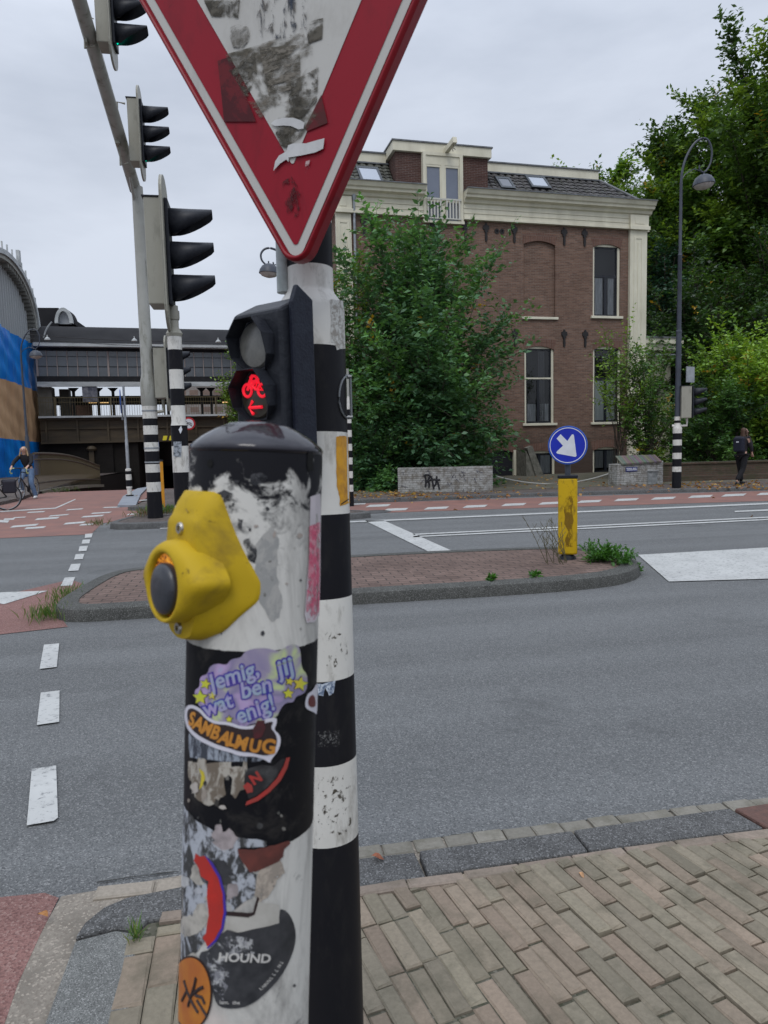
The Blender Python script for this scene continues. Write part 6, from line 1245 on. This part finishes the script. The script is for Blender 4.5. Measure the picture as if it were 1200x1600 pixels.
sticker(PBP,QM,RQ,smooth2(sb),W2,.0020,'cartoon_lettering_sticker',4)
sb2=blob([(85,625),(98,585),(130,575),(190,605),(235,665),(310,710),(420,715),(530,755),(640,750),(700,715),(760,690),(800,690),(770,740),(815,790),(830,860),(805,930),(765,975),(700,975),(610,950),(520,945),(440,915),(350,890),(270,855),(195,815),(130,765),(95,700)])
sticker(PBP,QM,RQ,smooth2(sb2),DRK,.0024,'sticker_ground',4)
OR_=mat('ink_orange',(.55,.24,.04),.45,(.42,.17,.03),50)
for ch,x,y,rot,sz,sx in (('S',298,1131,-12,29,.62),('A',304,1136,-22,29,.72),('M',316,1143,-22,28,.68),('B',330,1150,-20,29,.78),('A',342,1157,-24,29,.85),('L',357,1162,-14,28,.8),('M',366,1166,-16,29,.85),('U',388,1171,-12,27,.9),('G',407,1174,-6,31,.95)):
    P_,F_=place_text(ch,sz,x,y,rot,1.3,0,sx); sticker(PBP,QM,RQ,P_,OR_,.0028,'orange_letter',4,F_)
sticker(PBP,QM,RQ,ragged([(394,1140),(402,1124),(413,1124),(414,1136),(408,1150),(398,1154)],1,60,3),mat('maroon',(.10,.015,.02),.6,(.04,.02,.02),60),.0031,'sticker_tear')
sticker(PBP,QM,RQ,smooth2(blob([(1060,560),(1080,460),(1130,430),(1165,360),(1172,400),(1172,640),(1130,610),(1090,595)]),1),W2,.0012,'edge_sticker',3); sticker(PBP,QM,RQ,smooth2(blob([(1085,550),(1095,480),(1140,460),(1155,560),(1120,575)]),1),mat('maroon2',(.12,.03,.03),.6),.0016,'edge_sticker_ink',3)
bb=lambda z_: [(280+x/5.4545,1180+y/5.4545) for x,y in z_]
torn=residue('torn_paper_grey',(.40,.37,.32),(.16,.13,.10),40,.26,.32,stretch=(1,1,.5))
sticker(PBP,QM,RQ,ragged(bb([(80,50),(160,60),(170,20),(240,40),(230,70),(450,55),(450,100),(540,100),(550,45),(580,60),(555,230),(560,280),(520,300),(480,370),(440,330),(455,200),(420,165),(385,190),(400,330),(340,380),(260,430),(160,380),(100,280),(110,220),(85,190)]),1.5,61,3),torn,.0006,'torn_sticker',5)
sticker(PBP,QM,RQ,bb([(175,110),(215,140),(228,190),(205,260),(178,290),(190,220),(195,170)]),mat('yellow_ink',(.55,.45,.04),.5),.0010,'yellow_ink',4)
sticker(PBP,QM,RQ,ragged([(296,1146),(345,1168),(385,1182),(420,1183),(400,1190),(350,1190),(298,1183)],1.5,62,3),residue('torn_blue_grey',(.30,.33,.38),(.05,.055,.07),60,.40,.46,stretch=(1.6,1,.35)),.0006,'torn_sticker',5)
REDI=mat('ink_red',(.42,.035,.03),.5,(.30,.05,.04),60)
band=[(940,15),(915,110),(860,215),(770,310),(670,385),(565,425),(575,390),(660,350),(750,280),(830,190),(885,90),(910,20)]
sticker(PBP,QM,RQ,bb(band),REDI,.0010,'round_sticker_edge',3); sticker(PBP,QM,RQ,bb([(905,25),(880,90),(825,190),(745,275),(655,345),(590,370),(560,240),(560,120),(700,80),(800,90),(870,30)]),mat('ink_black2',(.022,.02,.022),.5,(.09,.09,.09),50,lo=.5,hi=.75),.0006,'round_sticker',4)
P_,F_=place_text('N',22,396,1226,32,1.0,0,1.0); sticker(PBP,QM,RQ,P_,REDI,.0012,'lettering',3,F_); sticker(PBP,QM,RQ,ragged(bb([(545,260),(580,225),(620,250),(625,310),(580,320)]),1,63,2),REDI,.0012,'red_patch',3)
sticker(PBP,QM,RQ,ragged(bb([(45,420),(100,500),(170,570),(290,640),(430,690),(740,730),(735,780),(500,790),(560,960),(660,1010),(650,1180),(480,1310),(300,1450),(240,1560),(120,1700),(40,1900),(20,1700),(20,900)]),1.5,64,4),residue('torn_blue_layers',(.40,.42,.46),(.05,.05,.05),24,.22,.30,stretch=(1.5,1.5,.8)),.0006,'torn_sticker_layers',5)
sticker(PBP,QM,RQ,ragged(bb([(500,795),(640,800),(740,780),(850,750),(930,725),(945,745),(890,800),(885,860),(830,910),(720,960),(650,990),(600,995),(560,930),(510,850)]),.8,65,3),mat('dark_red_paper',(.17,.045,.035),.6,(.09,.03,.025),40),.0010,'dark_red_sticker',4)
sticker(PBP,QM,RQ,ragged(bb([(690,960),(850,880),(900,1000),(830,1060),(760,1200),(690,1250),(640,1190)]),2,66,3),residue('torn_beige',(.42,.36,.30),(.30,.26,.22),40,.36,.46),.0008,'torn_sticker',5)
cc=lambda z_: [(270+x/3.75,1280+y/3.75) for x,y in z_]
arcb=[(190,200),(240,250),(285,330),(310,430),(318,540),(300,640),(260,710),(210,755)]; inn=[(205,745),(180,690),(200,660),(215,560),(205,450),(215,360),(170,330),(160,290),(130,240),(140,195),(165,215)]
sticker(PBP,QM,RQ,cc(arcb+[(205,748),(250,700),(288,630),(302,540),(296,430),(272,340),(228,262)]),DBL,.0017,'arc_outline',3); sticker(PBP,QM,RQ,ragged(cc([(190,210),(228,262),(272,340),(296,430),(302,540),(288,630),(250,700),(207,742)]+inn[1:]),.8,67,2),mat('bright_red',(.50,.03,.02),.5,(.34,.03,.025),30),.0014,'red_arc_sticker',3)
# fragments of many torn-off layers
def scraps(n,x0,x1,y0,y1,smin,smax,cols,h,seed,nm='sticker_scrap'):
    r=random.Random(seed)
    for k in range(n):
        cx,cy=r.uniform(x0,x1),r.uniform(y0,y1); s_=r.uniform(smin,smax); e=r.uniform(.4,1.6); m_=r.randint(5,9); a0=r.uniform(0,6)
        P=[(cx+s_*e**.5*r.uniform(.5,1.1)*cos(a0+2*pi*i/m_),cy+s_/e**.5*r.uniform(.5,1.1)*sin(a0+2*pi*i/m_)) for i in range(m_)]
        c=cols[r.randrange(len(cols))]; sticker(PBP,QM,RQ,ragged(P,s_*.09,seed*97+k,3),mat('scrap_%02d_%02d_%02d'%tuple(int(q*99) for q in c),c,.7,tuple(q*.45 for q in c),70,lo=.42,hi=.72),h+.00002*k,nm,5)
scraps(26,290,372,1295,1500,8,24,[(.42,.43,.46),(.30,.33,.40),(.46,.43,.38),(.05,.05,.055),(.18,.19,.20),(.38,.33,.33),(.50,.50,.50),(.10,.10,.11)],.00062,5)
scraps(9,296,350,1180,1270,3,9,[(.05,.045,.04),(.30,.26,.22),(.44,.40,.36)],.0012,6)
scraps(12,300,470,1200,1300,2,6,[(.10,.10,.09),(.20,.19,.17),(.06,.06,.06)],.0003,7,'paint_chip')
scraps(22,310,470,745,1000,1.5,5,[(.10,.10,.10),(.28,.27,.25),(.05,.05,.055),(.42,.36,.32)],.0003,8,'paint_chip')
scraps(12,400,476,1330,1590,1.5,5,[(.10,.10,.10),(.28,.27,.25),(.16,.14,.12)],.0003,9,'paint_chip')
# round black badge sticker
BD=mat('badge_black',(.025,.026,.03),.5,(.055,.055,.06),60); el=cc([(620,520),(665,535),(700,590),(718,660),(712,740),(680,830),(630,920),(560,1000),(480,1070),(400,1105),(300,1105),(258,1080),(235,1000),(180,880),(150,780),(230,760),(300,640),(380,660),(470,640),(600,610),(620,590)])
sticker(PBP,QM,RQ,smooth2(el,1),BD,.0010,'round_badge_sticker',4)
sticker(PBP,QM,RQ,ragged(cc([(200,790),(270,700),(330,680),(470,700),(480,780),(330,830),(330,930),(300,1060),(250,1000),(200,900)]),2,68,3),residue('badge_wear',(.42,.42,.42),(.2,.2,.22),70,.50,.56),.0013,'badge_wear',4)
for a,c,rr in ((250,1080,0),): pass
P_,F_=place_text('HOUND',19,341,1500,-2,.5,.1,1.12); LW=mat('letter_white',(.55,.53,.50),.6); sticker(PBP,QM,RQ,P_,LW,.0016,'lettering',3,F_)
P_,F_=place_text('HAAR',15,358,1480,0,.2,0,.9); sticker(PBP,QM,RQ,P_,residue('letter_worn',(.5,.5,.5),(.4,.4,.4),90,.45,.55),.0016,'worn_lettering',3,F_)
for i in range(9):
    t=i/8; a=R_(-50+t*0); x=407+(440-407)*t; y=1546-(1546-1505)*t**1.3; P_,F_=place_text(random.choice('ILN'),7,x,y,42+16*t,.1,0,1); sticker(PBP,QM,RQ,P_,LW,.0015,'small_lettering',3,F_)
P_,F_=place_text('lem.  the',8,344,1567,-1,.1,0,1.1); sticker(PBP,QM,RQ,P_,LW,.0015,'small_lettering',3,F_)
sticker(PBP,QM,RQ,ragged(cc([(310,560),(440,570),(480,555),(505,460),(495,450),(470,540),(440,545),(320,535)]),.6,69,2),DRK,.0012,'torn_edge',3)
sticker(PBP,QM,RQ,ragged(cc([(318,565),(445,575),(500,480),(620,500),(620,605),(470,640),(380,660),(320,640)]),1,70,3),mat('cream_paper',(.46,.44,.40),.7,(.36,.34,.30),40),.0011,'cream_paper',4)
# orange oval with black scribble
ov=[(304+33*cos(k)-4,1550+58*sin(k)) for k in [2*pi*i/40 for i in range(40)]]; sticker(PBP,QM,RQ,[(min(x,337),y) for x,y in ov],DRK,.0014,'oval_border',2); sticker(PBP,QM,RQ,[(300+(x-300)*.92,1550+(y-1550)*.95) for x,y in ov],mat('oval_orange',(.52,.20,.03),.45,(.42,.13,.03),30),.0018,'orange_oval_sticker',2)
ink=[[(291,1530),(296,1548),(304,1566),(312,1580)],[(297,1570),(306,1540),(309,1526)],[(303,1552),(314,1543),(320,1540)],[(308,1553),(318,1556),(322,1566)],[(296,1545),(288,1562)],[(310,1560),(325,1585)]]
b=MB()
for L in ink: b.tube([tuple((lambda p: Vector((p.x,p.y,0)).normalized()*(RQ+.0019)+Vector((0,0,p.z)))(cyl_hit(QM,RQ,x,y))) for x,y in L],.0017,5)
b.build('black_scribble',DRK,PBP)
# --- yellow push-button housing
gm=R_(47)
def to_local(v): return QM.to_3x3().inverted()@v
ax_=(BK*cos(gm)-RT_*sin(gm)); av=(RT_*cos(gm)+BK*sin(gm)); ax_l=to_local(ax_); ax_l.z=0; ax_l.normalize(); a_l=Vector((0,0,1)).cross(ax_l)*1; a_l= a_l if a_l.dot(to_local(av))>0 else -a_l
zh=(QM.inverted()@DP(253,917,.634)).z
HMx=PBP.matrix_world
def HP(a,b,c): return tuple(ax_l*c+a_l*a+Vector((0,0,zh+b)))
def outline(P,n=56,rd=.012):
    # rounded polygon resampled from the top centre, both halves mirrored
    full=[Vector(p) for p in P]+[Vector((-p[0],p[1])) for p in reversed(P)]
    for _ in range(3):
        Q=[]; m_=len(full)
        for i in range(m_):
            a,c=full[i],full[(i+1)%m_]; L=(c-a).length; f=min(.25,rd/max(L,1e-6)*.5); Q+=[a.lerp(c,f),a.lerp(c,1-f)]
        full=Q
    Ls=[0]; m_=len(full)
    for i in range(m_): Ls.append(Ls[-1]+(full[(i+1)%m_]-full[i]).length)
    # resample by polar angle for clean rings
    out=[]
    for k in range(n):
        th=pi/2-2*pi*k/n; dx,dy=cos(th),sin(th); best=None
        for i in range(m_):
            p,q=full[i],full[(i+1)%m_]; e=q-p; den=dx*e.y-dy*e.x
            if abs(den)<1e-12: continue
            t=(p.x*e.y-p.y*e.x)/den; s_=(p.x*dy-p.y*dx)/den
            if t>0 and -1e-6<=s_<=1+1e-6 and (best is None or t>best): best=t
        out.append((dx*best,dy*best))
    return out
n=72
O0=outline([(.030,.086),(.0575,.006),(.057,-.012),(.036,-.041),(.013,-.052)],n,.006)
O1=outline([(.026,.061),(.030,.03),(.030,-.022),(.020,-.045),(.006,-.050)],n,.003)
Hd=outline([(.012,.042),(.033,.032),(.058,.006),(.034,-.022),(.012,-.035)],n,.008)
Hc=[(.031*cos(pi/2-2*pi*k/n),.000+.0325*sin(pi/2-2*pi*k/n)) for k in range(n)]
rings=[]
rings.append([HP(x,y,max(.0,sqrt(max(0,(RQ*.985)**2-x*x)))-.004) for x,y in O0])
rings.append([HP(x*1.0,y,sqrt(max(0,RQ**2-x*x))+.0035) for x,y in O0])
rings.append([HP(x*.985,y*.985,sqrt(max(0,RQ**2-x*x))+.0055) for x,y in O0])
mixr=lambda A,B,t:[(a[0]*(1-t)+b_[0]*t,a[1]*(1-t)+b_[1]*t) for a,b_ in zip(A,B)]
for t in (.33,.66,.9): rings.append([HP(x,y,(sqrt(max(0,RQ**2-(x0*x0)))+.006)*(1-t)+.0785*t+.001*sin(pi*t)) for (x,y),(x0,y0) in zip(mixr(O0,O1,t),O0)])
rings.append([HP(x,y,.0795) for x,y in O1]); rings.append([HP(x,y,.0802) for x,y in mixr(O1,[(x*.8,y*.8) for x,y in O1],.5)])
hull=lambda A,B:[a if a[0]**2+a[1]**2<b_[0]**2+b_[1]**2 else b_ for a,b_ in zip(A,B)]
b=MB(); nr=len(rings); b.add([p for r_ in rings for p in r_],[(j*n+k,j*n+(k+1)%n,(j+1)*n+(k+1)%n,(j+1)*n+k) for j in range(nr-1) for k in range(n)]+[tuple((nr-1)*n+k for k in range(n))])
hs=b.build('button_housing',YELH,PBP,smooth=True)
# raised lozenge boss round the button
R2=[[HP(x*1.0,y*1.0,.060) for x,y in Hd],[HP(x*.995,y*.99,.080) for x,y in Hd],[HP(x*.96,y*.96,.0895) for x,y in Hd],[HP(x,y,.0945) for x,y in mixr(Hd,Hc,.4)],[HP(x,y,.0972) for x,y in mixr(Hd,Hc,.8)],[HP(x,y,.0978) for x,y in Hc],[HP(x*.93,y*.93,.0970) for x,y in Hc],[HP(x*.89,y*.89,.094) for x,y in Hc],[HP(x*.88,y*.88,.084) for x,y in Hc]]
b=MB(); nr=len(R2); b.add([p for r_ in R2 for p in r_],[(j*n+k,j*n+(k+1)%n,(j+1)*n+(k+1)%n,(j+1)*n+k) for j in range(nr-1) for k in range(n)]); b.build('boss',YELH,hs,smooth='all')
b=MB(); rr=[[(.0275*cos(2*pi*k/40),.002+.0282*sin(2*pi*k/40)) for k in range(40)],[(.020*cos(2*pi*k/40),.002+.020*sin(2*pi*k/40)) for k in range(40)]]
b.add([HP(x,y,.0930) for x,y in rr[0]]+[HP(x,y,.0910) for x,y in rr[1]],[(k,(k+1)%40,40+(k+1)%40,40+k) for k in range(40)]+[tuple(range(40,80))])
am=NB('amber_ring',.2,.8); na=am.noise(220,5,.7); ac=am.ramp(na,(.40,(.10,.02,.0)),(.55,(.75,.25,.0)),(.68,(1.,.55,.06))); am.col(ac); am.l(ac,am.p.inputs['Emission Color']); am.p.inputs['Emission Strength'].default_value=.6
b.build('amber_ring',am.m,hs)
b=MB(); pr=[(.0222,.090),(.0224,.0955),(.0212,.0985),(.0170,.1005),(.010,.1014),(.00002,.1018)]; v=[]
for r_,c_ in pr: v+=[HP(r_*cos(2*pi*k/40),-.0030+r_*1.06*sin(2*pi*k/40),c_) for k in range(40)]
b.add(v,[(j*40+k,j*40+(k+1)%40,(j+1)*40+(k+1)%40,(j+1)*40+k) for j in range(len(pr)-1) for k in range(40)]); b.build('push_button',mat('button_black',(.020,.022,.030),.33,(.03,.032,.04),12,.1,60,spec=.6),hs,smooth='all')
for yb_ in (.0515,-.0405):
    M=Matrix.Translation(Vector(HP(0,yb_,.0795)))@Matrix(((a_l.x,0,ax_l.x,0),(a_l.y,0,ax_l.y,0),(0,1,0,0),(0,0,0,1)))
    b=MB(); b.lathe([(.0058,0),(.0056,.0022),(.0048,.0032),(.0028,.0032),(.0026,.0006),(.0001,.0006)],20,M=M); s_=b.build('screw',mat('steel',(.42,.40,.36),.35,metal=.9),hs,smooth=True)
b=MB(); pth=[(-.006,.066,.0),(-.002,.069,.0),(.004,.068,.0),(.008,.064,.0),(.003,.062,.0),(.010,.060,.0)]
b.tube([HP(x,y+.007,.0672+(.072-y)*.95) for x,y,_ in pth],.0005,4); b.build('scribble',mat('pencil',(.25,.17,.05),.7),hs)
